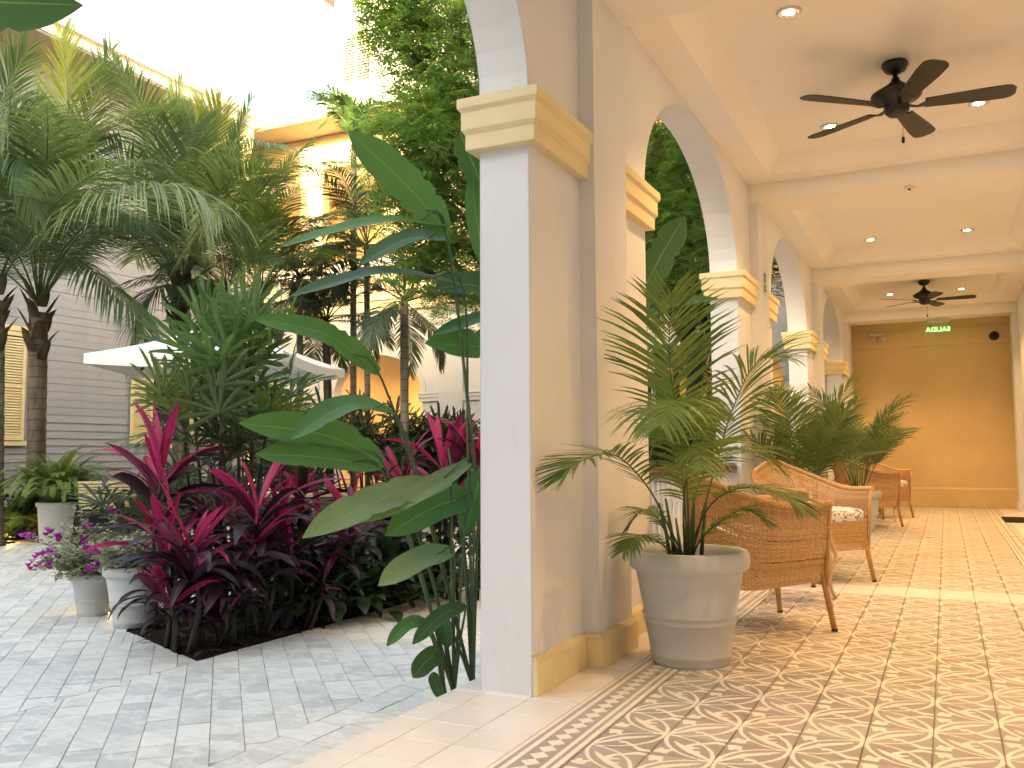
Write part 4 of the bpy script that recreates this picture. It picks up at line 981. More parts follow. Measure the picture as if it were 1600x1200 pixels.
LV=[(r2_,[(-1.938,3.324,1.908),(-2.083,3.235,2.109),(-2.279,3.064,2.334)],.185,'paddle',FC_,.01),
 (r2_,[(-1.944,3.318,1.936),(-2.077,3.033,1.902),(-2.335,2.697,1.755)],.16,'paddle',(.15,-.45,.88),.015),
 (r2_,[(-1.983,3.413,1.904),(-2.117,3.293,1.891),(-2.261,3.123,1.755)],.16,'paddledark',(.25,-.55,.8),.015),
 (r1,[(-1.929,3.458,1.694),(-2.111,3.090,1.700),(-2.281,2.685,1.545)],.16,'paddledark',(.15,-.5,.86),.012),
 (r1,[(-2.258,3.276,1.299),(-2.400,3.081,1.455),(-2.578,2.823,1.501)],.135,'paddle',(.35,-.75,.56),.01),
 (r1,[(-2.224,3.363,1.126),(-2.304,3.099,1.143),(-2.359,2.806,0.996)],.16,'paddle',(.3,-.55,.78),.012),
 (r0,[(-2.283,3.354,0.896),(-2.382,3.072,1.017),(-2.577,2.750,1.066)],.18,'paddle',(.35,-.8,.45),.012),
 (r0,[(-2.213,3.222,0.881),(-2.346,2.986,0.924),(-2.520,2.788,0.939)],.145,'paddle',(.3,-.75,.6),.01),
 (r0,[(-1.970,3.402,0.814),(-2.078,3.021,0.750),(-2.165,2.654,0.627)],.17,'paddlepale',(.3,-.8,.5),.012),
 (r0,[(-1.884,3.437,0.898),(-1.990,3.173,0.772),(-2.091,2.910,0.667)],.10,'paddlepale',(.5,-.6,.6),.01),
 (r1,[(-1.924,3.542,0.745),(-2.024,3.385,0.707),(-2.173,3.211,0.589)],.18,'paddle',(.35,-.8,.5),.012),
 (r0,[(-2.014,3.519,0.506),(-2.080,3.322,0.474),(-2.151,3.128,0.388)],.135,'paddlepale',(.35,-.7,.6),.01),
 (r0,[(-2.111,3.442,0.198),(-2.161,3.363,0.187),(-2.216,3.288,0.105)],.07,'paddle',(.3,-.8,.5),.01),
 (r0,[(-1.975,3.560,0.256),(-2.026,3.426,0.225),(-2.088,3.293,0.122)],.085,'paddledark',(.3,-.8,.5),.01),
 (r3,[(-2.080,3.527,0.045),(-2.111,3.458,0.022),(-2.147,3.390,-0.045)],.105,'paddledark',FC_,.0),
 (r3,[(-2.119,3.516,-0.047),(-2.099,3.506,-0.088),(-2.060,3.498,-0.154)],.06,'paddledark',FC_,.0),
 (r1,[(-2.090,3.564,0.203),(-2.061,3.527,0.140),(-2.051,3.539,0.062)],.07,'paddledark',FC_,.0),
 (r1,[(-1.918,3.591,0.859),(-1.913,3.546,0.759),(-1.946,3.490,0.577)],.14,'paddle',(.6,-.7,.3),.01),
 (r2_,[(-1.859,3.567,2.112),(-1.874,3.436,2.256),(-1.893,3.362,2.367)],.14,'paddledark',FC_,.01),
 (r2_,[(-1.872,3.589,1.787),(-1.885,3.510,1.981),(-1.876,3.441,2.192)],.10,'paddle',FC_,.01),
 (r2_,[(-1.851,3.722,1.657),(-1.938,3.563,1.713),(-2.047,3.402,1.679)],.17,'paddledark',(.3,-.8,.5),.012),
 (r2_,[(-1.853,3.727,1.597),(-1.943,3.575,1.551),(-2.058,3.414,1.472)],.10,'paddle',(.3,-.6,.7),.012),
 (r2_,[(-1.831,3.753,1.416),(-1.946,3.584,1.433),(-2.093,3.400,1.435)],.19,'paddle',(.3,-.8,.45),.012)]
rr=random.Random(9)
t=paddle_plant('bird_of_paradise',B,'tall paddle leaved plant rising beside the white pier at the way out',LV,rr)
for a,b in ((r1,(-2.067,3.566,0.961)),(r3,(-2.168,3.469,0.211)),(r0,(-2.208,3.466,0.668))):
    a,b=V(loc(a,B)),V(loc(b,B)); m=MB(); m.tube(bez([a,a.lerp(b,.5)+V(.02,.0,.05),b],8),[.013,.012,.011,.010,.009,.008,.007,.006],7); obj('stalk',m,MT['stem'],t,True)
# second clump outside the railed arch
B=(-2.15,5.75,ZC)
rb=[(B[0]+rr.uniform(-.12,.12),B[1]+rr.uniform(-.15,.15),ZC) for _ in range(6)]
paddle_plant('bird_of_paradise',B,'paddle leaved plant outside the first railed arch behind the potted palm',[
 (rb[0],[(-1.952,5.886,1.869),(-1.731,5.850,2.250),(-1.530,5.812,2.532)],.24,'paddledark',(.5,-.8,.2),.01),(rb[1],[(-1.862,5.822,1.833),(-1.634,5.814,1.927),(-1.318,5.853,1.954)],.17,'paddledark',(.3,-.5,.8),.01),
 (rb[2],[(-1.753,6.045,1.157),(-1.589,6.117,1.247),(-1.289,6.160,1.156)],.2,'paddledark',(.3,-.7,.6),.01),(rb[3],[(-1.921,5.986,0.888),(-2.073,5.885,1.200),(-2.141,5.817,1.601)],.2,'paddle',FC_,.01),
 (rb[4],[(-1.710,6.209,0.798),(-1.561,6.265,0.980),(-1.492,6.276,1.253)],.16,'paddledark',FC_,.01),(rb[5],[(-1.838,6.019,0.978),(-1.750,6.039,1.246),(-1.779,5.994,1.603)],.16,'paddledark',FC_,.01)],rr)
# third clump: one leaf hangs into the top left corner of the view
B=(-3.55,1.15,ZC); rb=(B[0]+.1,B[1],ZC)
paddle_plant('bird_of_paradise',B,'tall paddle leaved plant whose leaf tip hangs into the top left corner',[
 (rb,[(-3.075,1.499,2.391),(-2.686,1.584,2.322),(-2.223,1.704,2.254)],.20,'paddledark',(.3,-.75,-.5),.006),
 (rb,[(-3.6,1.1,2.4),(-3.9,.9,2.8),(-4.3,.6,2.9)],.24,'paddle',FC_,.01),(rb,[(-3.7,1.2,2.1),(-3.9,.7,2.5),(-3.8,.2,2.6)],.22,'paddle',FC_,.01)],rr)
# ---- lady palms (fan leaves on thin canes)
def fan_mb(n=9,L=.36,w=.045,spread=220,cup=.25,rr=random,m=None):
    """fan leaf: petiole end at the origin, fan opening along +X, face +Z"""
    m=m or MB()
    for i in range(n):
        a=R(-spread/2+spread*i/(n-1)+rr.uniform(-4,4)); l=L*(1-.28*abs(i/(n-1)-.5)*2)*rr.uniform(.9,1.08)
        d=V(math.cos(a),math.sin(a),cup+rr.uniform(-.1,.1)).normalized(); dr=rr.uniform(.05,.5)
        p0=V(0,0,0); pts=[p0,p0+d*l*.4,p0+d*l*.75+V(0,0,-.06*dr),p0+d*l+V(0,0,-.2*l*dr*2)]
        blade_mb(pts,w,6,.35,0,(0,0,1),2.6,.25,peak=.55,uv=False,rr=rr,m=m)
    return m
rr=random.Random(31)
fans={k:[fan_mb(rr.randint(9,13),L,w,rr.uniform(190,260),rr.uniform(.1,.5),rr).mesh('fan_leaf',MT[k]) for _ in range(4)] for k,L,w in (('fan',.42,.036),('fanyel',.40,.032),('fandark',.38,.036))}
def dirrot(d,roll=0):
    return (V(d).to_track_quat('X','Z').to_matrix().to_4x4()@Matrix.Rotation(roll,4,'X')).to_euler()
def lady_palm(B,label,heads,rr,group='lady palms'):
    t=thing('lady_palm',B,label,'palm',group)
    for (P,kind,s,nl) in heads:
        P=V(loc(P,B)); foot=V(rr.uniform(-.12,.12)+P.x*.35,rr.uniform(-.1,.1)+P.y*.35,0)
        st=obj('cane',MB().tube(bez([foot,foot.lerp(P,.5)+V(rr.uniform(-.04,.04),rr.uniform(-.04,.04),0),P],8),[.016,.016,.015,.014,.013,.012,.01,.008],7),MT['stemdark'],t,True)
        for i in range(nl):
            a=2*PI*(i+rr.uniform(-.3,.3))/nl; e=R(rr.choice((75,55,40,25,5,-15))+rr.uniform(-10,10)); d=V(math.cos(e)*math.cos(a),math.cos(e)*math.sin(a),math.sin(e)); pl=rr.uniform(.14,.34)*s
            q=P-V(0,0,rr.uniform(0,.16))*s; q2=q+d*pl
            link('fan_leaf',rr.choice(fans[kind]),t,q2,dirrot(d,rr.uniform(-.5,.5)),(s*rr.uniform(.8,1.1),)*3)
            m=MB(); m.tube([q,q2],.0035,4,False); obj('petiole',m,MT['stem'],t)
    return t
g0=(-4.473,4.738); B=(g0[0],g0[1],ZC)
lady_palm(B,'tall lady palm with glossy green fans standing in the ti plant bed before the parasol',[
 ((-4.275,4.667,1.579),'fan',1.15,8),((-4.691,4.692,1.530),'fan',1.1,7),((-4.592,4.830,1.771),'fan',1.1,7),((-4.324,4.449,1.239),'fan',1.0,8),((-4.863,4.633,1.235),'fanyel',1.05,8),((-4.332,4.983,1.473),'fan',.9,7),((-4.484,4.507,0.963),'fandark',.8,6),((-4.280,4.714,1.008),'fandark',.8,6),((-4.949,4.798,1.432),'fan',.8,6)],rr)
g0=(-4.931,5.854); B=(g0[0],g0[1],ZC)
lady_palm(B,'small yellow green lady palm below the right corner of the parasol',[((-4.980,5.806,1.210),'fanyel',.85,7),((-5.005,5.703,0.970),'fan',.8,6)],rr)
for i,(px,D,py,k,l) in enumerate(((300,7.8,800,'fandark','dark lady palm low behind the striped garden chair'),(215,8.4,790,'fandark','small dark lady palm beside the striped garden chair'))):
    g0=(-5.956,5.800) if i==0 else (-6.607,5.929); B=(g0[0],g0[1],ZC)
    lady_palm(B,l,[((B[0]+rr.uniform(-.3,.3),B[1]+rr.uniform(-.3,.3),ZC+rr.uniform(.4,.75)),k,.9,6) for _ in range(4)],rr)
# dark lady palms in front of the far arcade
fp=((-8.968,9.688),(-8.596,10.204),(-7.854,10.900),(-7.398,10.900),(-7.234,11.425),(-6.741,11.443),(-6.548,11.983),(-4.113,14.174),(-3.472,13.928),(-2.358,15.587))
wh=['behind the parasol','left of the far arch','in front of the far arch opening, left','in front of the far arch opening, middle','beside the ringed palm trunk','right of the ringed palm trunk','near the first pier edge','seen through the first railed arch','seen low through the first railed arch, farther right','seen through the second railed arch']
for g0,l in zip(fp,wh):
    B=(g0[0],g0[1],ZC)
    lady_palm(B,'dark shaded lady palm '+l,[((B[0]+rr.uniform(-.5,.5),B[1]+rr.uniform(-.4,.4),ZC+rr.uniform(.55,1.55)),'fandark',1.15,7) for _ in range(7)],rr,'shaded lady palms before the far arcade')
# ---- ti plants (cordyline)
rr=random.Random(41)
def ti_leaf(L,el,bend,w,mat): 
    return blade_mb(spine(L*1.12,el,bend,0,6),w*.74,10,.30,.02,(0,0,1),1.4,.13,peak=.55,rr=rr,uv=True).mesh('leaf',mat,True)
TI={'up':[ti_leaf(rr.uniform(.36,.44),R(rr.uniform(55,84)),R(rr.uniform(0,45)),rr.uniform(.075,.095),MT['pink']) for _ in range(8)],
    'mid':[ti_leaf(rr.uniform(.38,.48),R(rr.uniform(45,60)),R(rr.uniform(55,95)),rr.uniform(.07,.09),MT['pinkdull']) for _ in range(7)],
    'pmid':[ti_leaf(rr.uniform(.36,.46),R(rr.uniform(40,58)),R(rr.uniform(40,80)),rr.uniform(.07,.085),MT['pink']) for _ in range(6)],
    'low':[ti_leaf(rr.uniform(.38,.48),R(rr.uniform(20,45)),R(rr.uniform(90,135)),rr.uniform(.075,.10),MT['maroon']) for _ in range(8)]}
def ti_plant(B,head,label,nu=6,nm=7,nl=14,s=1.0,lown=True,pm=3):
    t=thing('ti_plant',B,label,'ti plant','ti plants in the courtyard bed'); H=V(loc(head,B))
    m=MB(); foot=V(H.x*.3,H.y*.3,0); m.tube(bez([foot,foot.lerp(H,.5)+V(rr.uniform(-.05,.05),rr.uniform(-.05,.05),0),H],8),[.017,.016,.015,.014,.013,.012,.011,.009],7); obj('stem',m,MT['stemdark'],t,True)
    heads=[(foot,H,nu,pm,nm,nl,s)]
    for q in range(2):
        f2=foot+V(rr.uniform(-.14,.14),rr.uniform(-.12,.12),0); H2=V(f2.x+rr.uniform(-.12,.12),f2.y+rr.uniform(-.1,.1),H.z*rr.uniform(.45,.8))
        m=MB(); m.tube([f2,f2.lerp(H2,.5)+V(.02,.01,0),H2],[.013,.012,.008],6); obj('stem',m,MT['stemdark'],t,True)
        heads.append((f2,H2,nu//3,pm//2,2,max(4,nl//4),s*.8))
    for foot,H,nu,pm,nm,nl,s in heads:
        a0=rr.uniform(0,6.3); ga=2.4; lx,ly=rr.uniform(-.3,.3),rr.uniform(-.3,.3)
        i=0
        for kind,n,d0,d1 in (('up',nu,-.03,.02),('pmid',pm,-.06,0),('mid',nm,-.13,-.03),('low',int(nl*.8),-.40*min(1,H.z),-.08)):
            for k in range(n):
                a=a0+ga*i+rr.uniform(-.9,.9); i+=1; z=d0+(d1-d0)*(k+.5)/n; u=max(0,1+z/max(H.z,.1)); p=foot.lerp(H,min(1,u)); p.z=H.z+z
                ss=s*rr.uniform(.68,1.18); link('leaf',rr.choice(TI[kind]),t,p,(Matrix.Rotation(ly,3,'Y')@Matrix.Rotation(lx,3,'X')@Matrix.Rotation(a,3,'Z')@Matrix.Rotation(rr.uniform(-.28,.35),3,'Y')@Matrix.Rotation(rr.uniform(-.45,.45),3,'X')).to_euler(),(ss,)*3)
    return t
def TP(px,py,D,label,**k):
    pass
for (px,D,hd,label,kw) in ():
    pass
TPS=[((-4.577,4.185),(-4.582,4.196,0.774),'tall magenta ti plant leaning at the left end of the bed beside the shutters',dict(nu=4,nm=7,nl=8,s=1.15,pm=4)),
 ((-3.856,3.755),(-3.844,3.753,0.376),'magenta ti plant at the front corner of the bed beside the grey pots',dict(nu=5,nm=5,nl=30,s=.95,pm=3)),
 ((-4.079,3.814),(-4.089,3.799,0.403),'short magenta ti plant between the larger grey pot and the bed corner',dict(nu=3,nm=5,nl=16,s=.85,pm=2)),
 ((-3.825,4.272),(-3.807,4.253,0.609),'magenta ti plant beside the lady palm canes',dict(nu=3,nm=6,nl=22,s=1.05,pm=2)),
 ((-4.312,5.262),(-4.329,5.278,0.660),'magenta ti plant behind the paddle leaf tips',dict(nu=3,nm=6,nl=14,s=1.0,pm=3)),
 ((-3.689,5.008),(-3.689,5.043,0.529),'small magenta ti plant right of the sofa',dict(nu=4,nm=3,nl=12,s=.85,pm=1)),
 ((-3.575,6.068),(-3.577,6.075,0.849),'upright magenta ti plant near the white pier',dict(nu=6,nm=7,nl=12,s=1.05,pm=3)),
 ((-3.230,6.013),(-3.245,6.012,0.868),'magenta ti plant half hidden by the white pier',dict(nu=5,nm=6,nl=12,s=1.0,pm=3)),
 ((-3.980,6.094),(-3.973,6.116,0.726),'wine coloured ti plant between sofa and pier',dict(nu=3,nm=8,nl=12,s=1.0,pm=4)),
 ((-4.371,4.453),(-4.372,4.487,0.538),'dark maroon ti plant under the lady palm',dict(nu=1,nm=6,nl=24,s=1.0,pm=1)),
 ((-3.807,4.058),(-3.832,4.100,0.313),'dark maroon ti plant low in the front of the bed',dict(nu=0,nm=3,nl=26,s=.95,pm=0)),
 ((-3.780,4.518),(-3.808,4.555,0.349),'dark maroon ti plant low beside the leafy ground cover',dict(nu=1,nm=4,nl=24,s=.95,pm=1)),
 ((-3.941,3.937),(-3.918,3.955,0.212),'lowest dark maroon ti plant at the bed corner',dict(nu=0,nm=2,nl=24,s=.85,pm=0)),
 ((-4.348,5.022),(-4.300,4.970,0.513),'dark maroon ti plant behind the magenta ones',dict(nu=1,nm=6,nl=20,s=1.0,pm=1)),
 ((-3.759,4.751),(-3.758,4.804,0.329),'dark maroon ti plant in the middle of the bed',dict(nu=0,nm=3,nl=22,s=.9,pm=0))]
for g0,hd,label,kw in TPS: ti_plant((g0[0],g0[1],ZC),hd,label,**kw)
m=MB(); q=random.Random(8)
for i in range(420):
    x,y=q.uniform(-5.1,BX-.02),q.uniform(3.7,7.5)
    if not inside((x,y),BED): continue
    az=q.uniform(0,6.3); l=q.uniform(.03,.16); z=ZC-.002+q.uniform(0,.012)
    blade_mb([(x,y,z),(x+math.cos(az)*l*.5,y+math.sin(az)*l*.5,z+q.uniform(.0,.02)),(x+math.cos(az)*l,y+math.sin(az)*l,z)],l*.24,4,.25,.03,(0,0,1),1.3,.2,uv=False,rr=q,m=m)
tag(obj('leaf_litter',m,leafmat('dry_leaf',(.05,.03,.02),(.14,.08,.045),.1,.8)),'fallen dry leaves on the soil of the ti plant bed','leaf litter',kind='stuff')
# ---- broad leaved ground cover along the right edge of the bed
def leafy(name,B,label,n,r,h,L,w,mat,rr,cat='shrub',group=None,joined=True):
    t=thing(name,B,label,cat,group); m=MB()
    for i in range(n):
        a=rr.uniform(0,6.3); q=rr.random()**.6; e=R(rr.uniform(-20,75)); z=h*rr.uniform(.12,1)*(1-.4*q*q)
        P=V(r*q*math.cos(a),r*q*math.sin(a),z); az=a+rr.uniform(-1.2,1.2); l=L*rr.uniform(.7,1.15)
        sp=[P+v for v in spine(l,e,R(rr.uniform(40,110)),az,3,.1,rr)]
        blade_mb(sp,w*rr.uniform(.8,1.15),5,.22,.01,(0,0,1),1.3,.2,peak=.42,uv=False,rr=rr,m=m)
    o=obj('foliage',m,MT[mat],t,True); o['kind']='stuff'
    m=MB()
    for i in range(9):
        a=rr.uniform(0,6.3); m.tube([(0.05*math.cos(a),.05*math.sin(a),0),(r*.4*math.cos(a),r*.4*math.sin(a),h*.7)],[.01,.005],5)
    obj('stems',m,MT['stemdark'],t); return t
rr=random.Random(51)
for k,(px,D,n,r,h,l) in enumerate(((470,5.9,120,.34,.52,'left part of the bed edge'),(530,6.05,130,.34,.50,'bed edge beside the low ti plants'),(585,6.3,130,.36,.52,'middle of the bed edge'),(640,6.6,130,.38,.55,'bed edge behind the paddle leaves'),(700,6.9,130,.40,.6,'bed edge close to the pier'))):
    g0=(((-3.855,4.704)),((-3.717,4.939)),((-3.646,5.252)),((-3.585,5.617)),((-3.479,6.003)))[k]
    leafy('leafy_shrub',(g0[0]-.12,g0[1],ZC),'glossy dark broad leaved shrub at the '+l,n,r,h,.21,.085,'shrub',rr,'shrub','broad leaved shrubs along the bed edge')
for k,l in enumerate(('behind the first potted palm fronds','outside the second railed arch')):
    leafy('leafy_shrub',(-2.15,(7.0,10.2)[k],ZC),'dark leafy shrub against the railing '+l,140,.35,1.0,.20,.08,'shrub',rr,'shrub','shrubs outside the railings')
# low hedges along the boarded building
for k in range(6):
    leafy('low_hedge',(-11.4+.25*(k%2),6.6+k*1.05,ZC),'dark clipped low hedge plant, %s from the left in the strip before the boarded building'%['first','second','third','fourth','fifth','sixth'][k],420,.62,.62,.11,.05,'hedge',rr,'hedge','low hedge before the boarded building')
# ---- fern in a tall grey pot
rr=random.Random(61)
gF=(-10.078,7.585); B=(gF[0],gF[1],ZC)
t=thing('potted_fern',B,'big bushy fern in a tall pale grey pot before the boarded building','potted fern')
m=MB(); m.lathe([(.0,0),(.17,0),(.18,.02),(.215,.46),(.235,.47),(.235,.52),(.20,.52),(.19,.46),(.0,.46)],32); obj('pot',m,MT['potcool'],t,True)
fe=[frond_mb(spine(rr.uniform(.75,1.1),R(rr.uniform(55,85)),R(rr.uniform(105,185)),0,6,.05,rr),46,.062,.0165,.3,.12,84,66,rr,.003,.05,3).mesh('frond',[MT['fern'],MT['stem']]) for _ in range(6)]
for i in range(230):
    a=2.4*i+rr.uniform(-.2,.2); s=rr.uniform(.7,1.08); link('frond',rr.choice(fe),t,(.09*math.cos(a),.09*math.sin(a),.48),(0,rr.uniform(-.25,.35),a),(s,)*3)
# ---- two pots of trailing bougainvillea
def trailing(B,r,h,label,n,spread,flowers,rr,side):
    t=thing('flower_pot',B,label,'flower pot','grey pots of trailing flowers'); planter(t,r,h,MT['potcool'])
    m=MB(); fm=MB(); tm=MB()
    for i in range(n):
        a=rr.uniform(0,6.3); L=rr.uniform(.12,spread)*(1.35 if math.cos(a-side)>.3 else .8); 
        sp=bez([(.05*math.cos(a),.05*math.sin(a),h*.9)]+[(v.x+.05*math.cos(a),v.y+.05*math.sin(a),v.z+h*.9) for v in spine(L,R(rr.uniform(25,70)),R(rr.uniform(50,125)),a,4,.25,rr)[1:]],9)
        tm.tube(sp,.0025,4,False)
        for j,p in enumerate(sp[2:]):
            for _ in range(5):
                q=p+V(rr.uniform(-.03,.03),rr.uniform(-.03,.03),rr.uniform(-.02,.03)); az=rr.uniform(0,6.3); l=rr.uniform(.03,.055)
                blade_mb([q,q+V(math.cos(az)*l*.5,math.sin(az)*l*.5,l*.3),q+V(math.cos(az)*l,math.sin(az)*l,l*.2)],l*.62,3,.2,0,(0,0,1),1.2,.3,uv=False,rr=rr,m=m)
        if i in flowers:
            for _ in range(5):
                q=sp[-1]+V(rr.uniform(-.035,.035),rr.uniform(-.035,.035),rr.uniform(0,.05))
                for z in range(4):
                    az=rr.uniform(0,6.3); l=.033; blade_mb([q,q+V(math.cos(az)*l*.5,math.sin(az)*l*.5,.02),q+V(math.cos(az)*l,math.sin(az)*l,.02)],.038,3,.1,0,(0,0,1),1.0,.4,uv=False,rr=rr,m=fm)
    o=obj('foliage',m,MT['varieg'],t); o['kind']='stuff'; obj('twigs',tm,MT['stem'],t)
    if fm.v: o=obj('blossoms',fm,MT['bract'],t); o['kind']='stuff'
    return t
gA=(-5.377,4.258,-0.170); trailing((gA[0],gA[1]+.1,ZC),.155,.29,'smaller grey pot of variegated trailing plant with magenta flowers',120,.40,set(range(0,120,4)),rr,PI)
gB=(-4.806,4.111,-0.156); trailing((gB[0],gB[1]+.1,ZC),.20,.39,'larger grey pot with pale variegated foliage half under the ti plant',110,.28,set(),rr,PI/2)
# ---- coconut palms
rr=random.Random(71)
def palm_trunk(t,P0,H,r,mat,lean=(0,0),flare=1.35):
    m=MB(); n=int(H/.09); pts=[]; rad=[]
    for i in range(n+1):
        u=i/n; pts.append((P0[0]+lean[0]*u,P0[1]+lean[1]*u,H*u)); rad.append(r*(flare if u<.03 else 1.0+.18*max(0,.25-u))*(1+.05*(i%2)))
    m.tube(pts,rad,14); return obj('trunk',m,mat,t,True)
def coconut(B,label,H,r,fr,nrand,cen,rr,L=(2.6,3.5),mats=COC,dead=True):
    t=thing('coconut_palm',B,label,'palm tree','coconut palms'); C=V(loc(cen,B)); palm_trunk(t,(0,0),C.z-.1,r,MT['palmbark'],(C.x,C.y))
    if dead:
        for i in range(16):        # old leaf bases round the top of the trunk
            a=2.4*i; z=C.z-.75+.055*i; d=V(math.cos(a),math.sin(a),0); p=V(C.x,C.y,z)+d*r*.9
            m=MB(); blade_mb([p,p+d*.07+V(0,0,.14),p+d*.16+V(0,0,.24+.1*rr.random())],.15,4,-.3,.02,(d.x,d.y,.3),1.6,.9,peak=.2,uv=False,rr=rr,m=m); obj('leaf_base',m,MT['fibre'],t)
    for (pts,ll,dr,li,mt) in fr:
        pts=[tuple(C)]+[loc(p,B) for p in pts]; obj('frond',frond_mb(pts,118,ll*1.42,.021,dr,li,56,20,rr,.015,.16,4),mt,t)
    for i in range(nrand):
        a=rr.uniform(0,6.3) if not isinstance(nrand,tuple) else 0; sp=[C+v for v in spine(rr.uniform(*L),R(rr.uniform(35,78)),R(rr.uniform(60,120)),2.4*i+rr.uniform(-.3,.3),6,.06,rr)]
        obj('frond',frond_mb(sp,104,rr.uniform(.85,1.2),.022,rr.uniform(.5,1.0),.10,60,26,rr,.017,.22,4),mats,t)
    return t
gA=(-11.047,8.006); B=(gA[0],gA[1],ZC)
coconut(B,'coconut palm with shaggy trunk beside the first shutter, its long frond arching over the parasol',2.7,.115,[
 ([(-10.420,7.594,4.062),(-9.807,7.351,5.164),(-9.657,7.115,6.156)],.55,.25,.25,COY),
 ([(-10.662,7.912,4.170),(-10.230,7.831,4.966),(-9.618,7.798,6.218)],.60,.55,.15,COC),
 ([(-10.106,7.567,3.558),(-9.188,7.424,3.939),(-8.447,7.436,4.103),(-7.849,7.510,4.046),(-7.738,7.593,3.710)],1.15,1.6,.10,COP),
 ([(-10.211,7.746,3.479),(-9.588,7.741,3.171),(-8.989,7.738,2.718),(-8.695,7.812,2.233)],.60,.95,.05,COC),
 ([(-10.721,7.447,4.060),(-10.726,7.134,5.071),(-10.889,6.803,5.400)],.70,.8,.1,COC),
 ([(-10.276,7.220,4.034),(-9.954,6.866,4.777),(-9.838,6.571,4.972),(-9.808,6.318,4.195)],.75,1.3,.05,COC),
 ([(-10.252,7.061,3.424),(-10.145,6.648,3.637),(-10.369,6.353,3.210)],.65,1.2,.05,COC),
 ([(-11.181,8.104,4.188),(-11.253,8.210,5.147),(-11.612,8.173,6.133)],.6,.4,.15,COC),
 ([(-10.833,8.500,4.152),(-10.733,8.922,5.004),(-10.379,9.296,5.260)],.6,.8,.1,COC)],7,(-10.955,7.874,2.960),rr)
gA=(-10.583,7.116); B=(gA[0],gA[1],ZC)
coconut(B,'coconut palm cut by the left edge of the picture, dry leaf bases on its trunk',2.5,.11,[([(-10.332,6.763,3.843),(-9.659,6.595,4.410),(-9.203,6.548,3.657)],.6,1.3,.05,COC),([(-10.444,6.906,4.135),(-10.338,6.855,5.322),(-10.069,6.932,5.956)],.6,.5,.1,COC)],5,(-10.523,6.970,2.948),rr)
gB=(-10.208,9.753); B=(gB[0],gB[1],ZC)
coconut(B,'coconut palm behind the parasol with upright feathery fronds',3.2,.12,[
 ([(-10.143,9.258,4.446),(-10.154,9.063,5.347),(-10.328,8.806,6.048),(-10.511,8.587,6.262)],.85,.25,.05,COC),
 ([(-9.973,9.559,4.502),(-9.688,9.616,5.453),(-9.427,9.582,6.032)],.75,.35,.2,COY),
 ([(-9.617,9.530,4.262),(-9.195,9.445,5.041),(-8.671,9.397,5.976)],.35,.4,.15,COC),
 ([(-9.493,9.177,3.887),(-8.929,9.069,4.438),(-8.760,8.730,4.153),(-9.050,8.430,3.406)],.5,.9,.05,COP),
 ([(-10.258,9.242,3.978),(-10.504,8.871,4.298),(-10.754,8.547,4.062)],.7,1.1,.05,COC),
 ([(-10.549,9.741,4.315),(-10.713,9.777,5.556),(-10.533,9.878,6.690)],.8,.3,.1,COC),
 ([(-9.796,9.208,4.394),(-9.498,9.072,5.065),(-9.326,9.001,5.572)],.8,.4,.1,COC),
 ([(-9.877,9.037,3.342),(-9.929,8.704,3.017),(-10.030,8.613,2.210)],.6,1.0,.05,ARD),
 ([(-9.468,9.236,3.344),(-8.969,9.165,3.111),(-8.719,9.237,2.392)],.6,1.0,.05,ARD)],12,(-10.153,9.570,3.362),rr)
# ---- slender palms further back
def slender(B,label,cen,r,fr,nrand,rr,trunkmat,mats,L=(1.2,1.8),ll=.38,group='slender feather palms',elev=(30,80),skirt=0):
    t=thing('feather_palm',B,label,'palm tree',group); C=V(loc(cen,B)); palm_trunk(t,(0,0),C.z,r,trunkmat,(C.x,C.y),1.15)
    for (pts,l2,dr,li,mt) in fr:
        obj('frond',frond_mb([tuple(C)]+[loc(p,B) for p in pts],48,l2,.032,dr,li,58,24,rr,.012,.2,3),mt,t)
    for i in range(nrand):
        sp=[C+v for v in spine(rr.uniform(*L)*1.15,R(rr.uniform(*elev)),R(rr.uniform(60,120)),2.4*i+rr.uniform(-.4,.4),6,.06,rr)]
        obj('frond',frond_mb(sp,52,ll*rr.uniform(1.0,1.4),.024,rr.uniform(.4,.9),.12,58,26,rr,.012,.2,3),mats,t)
    return t
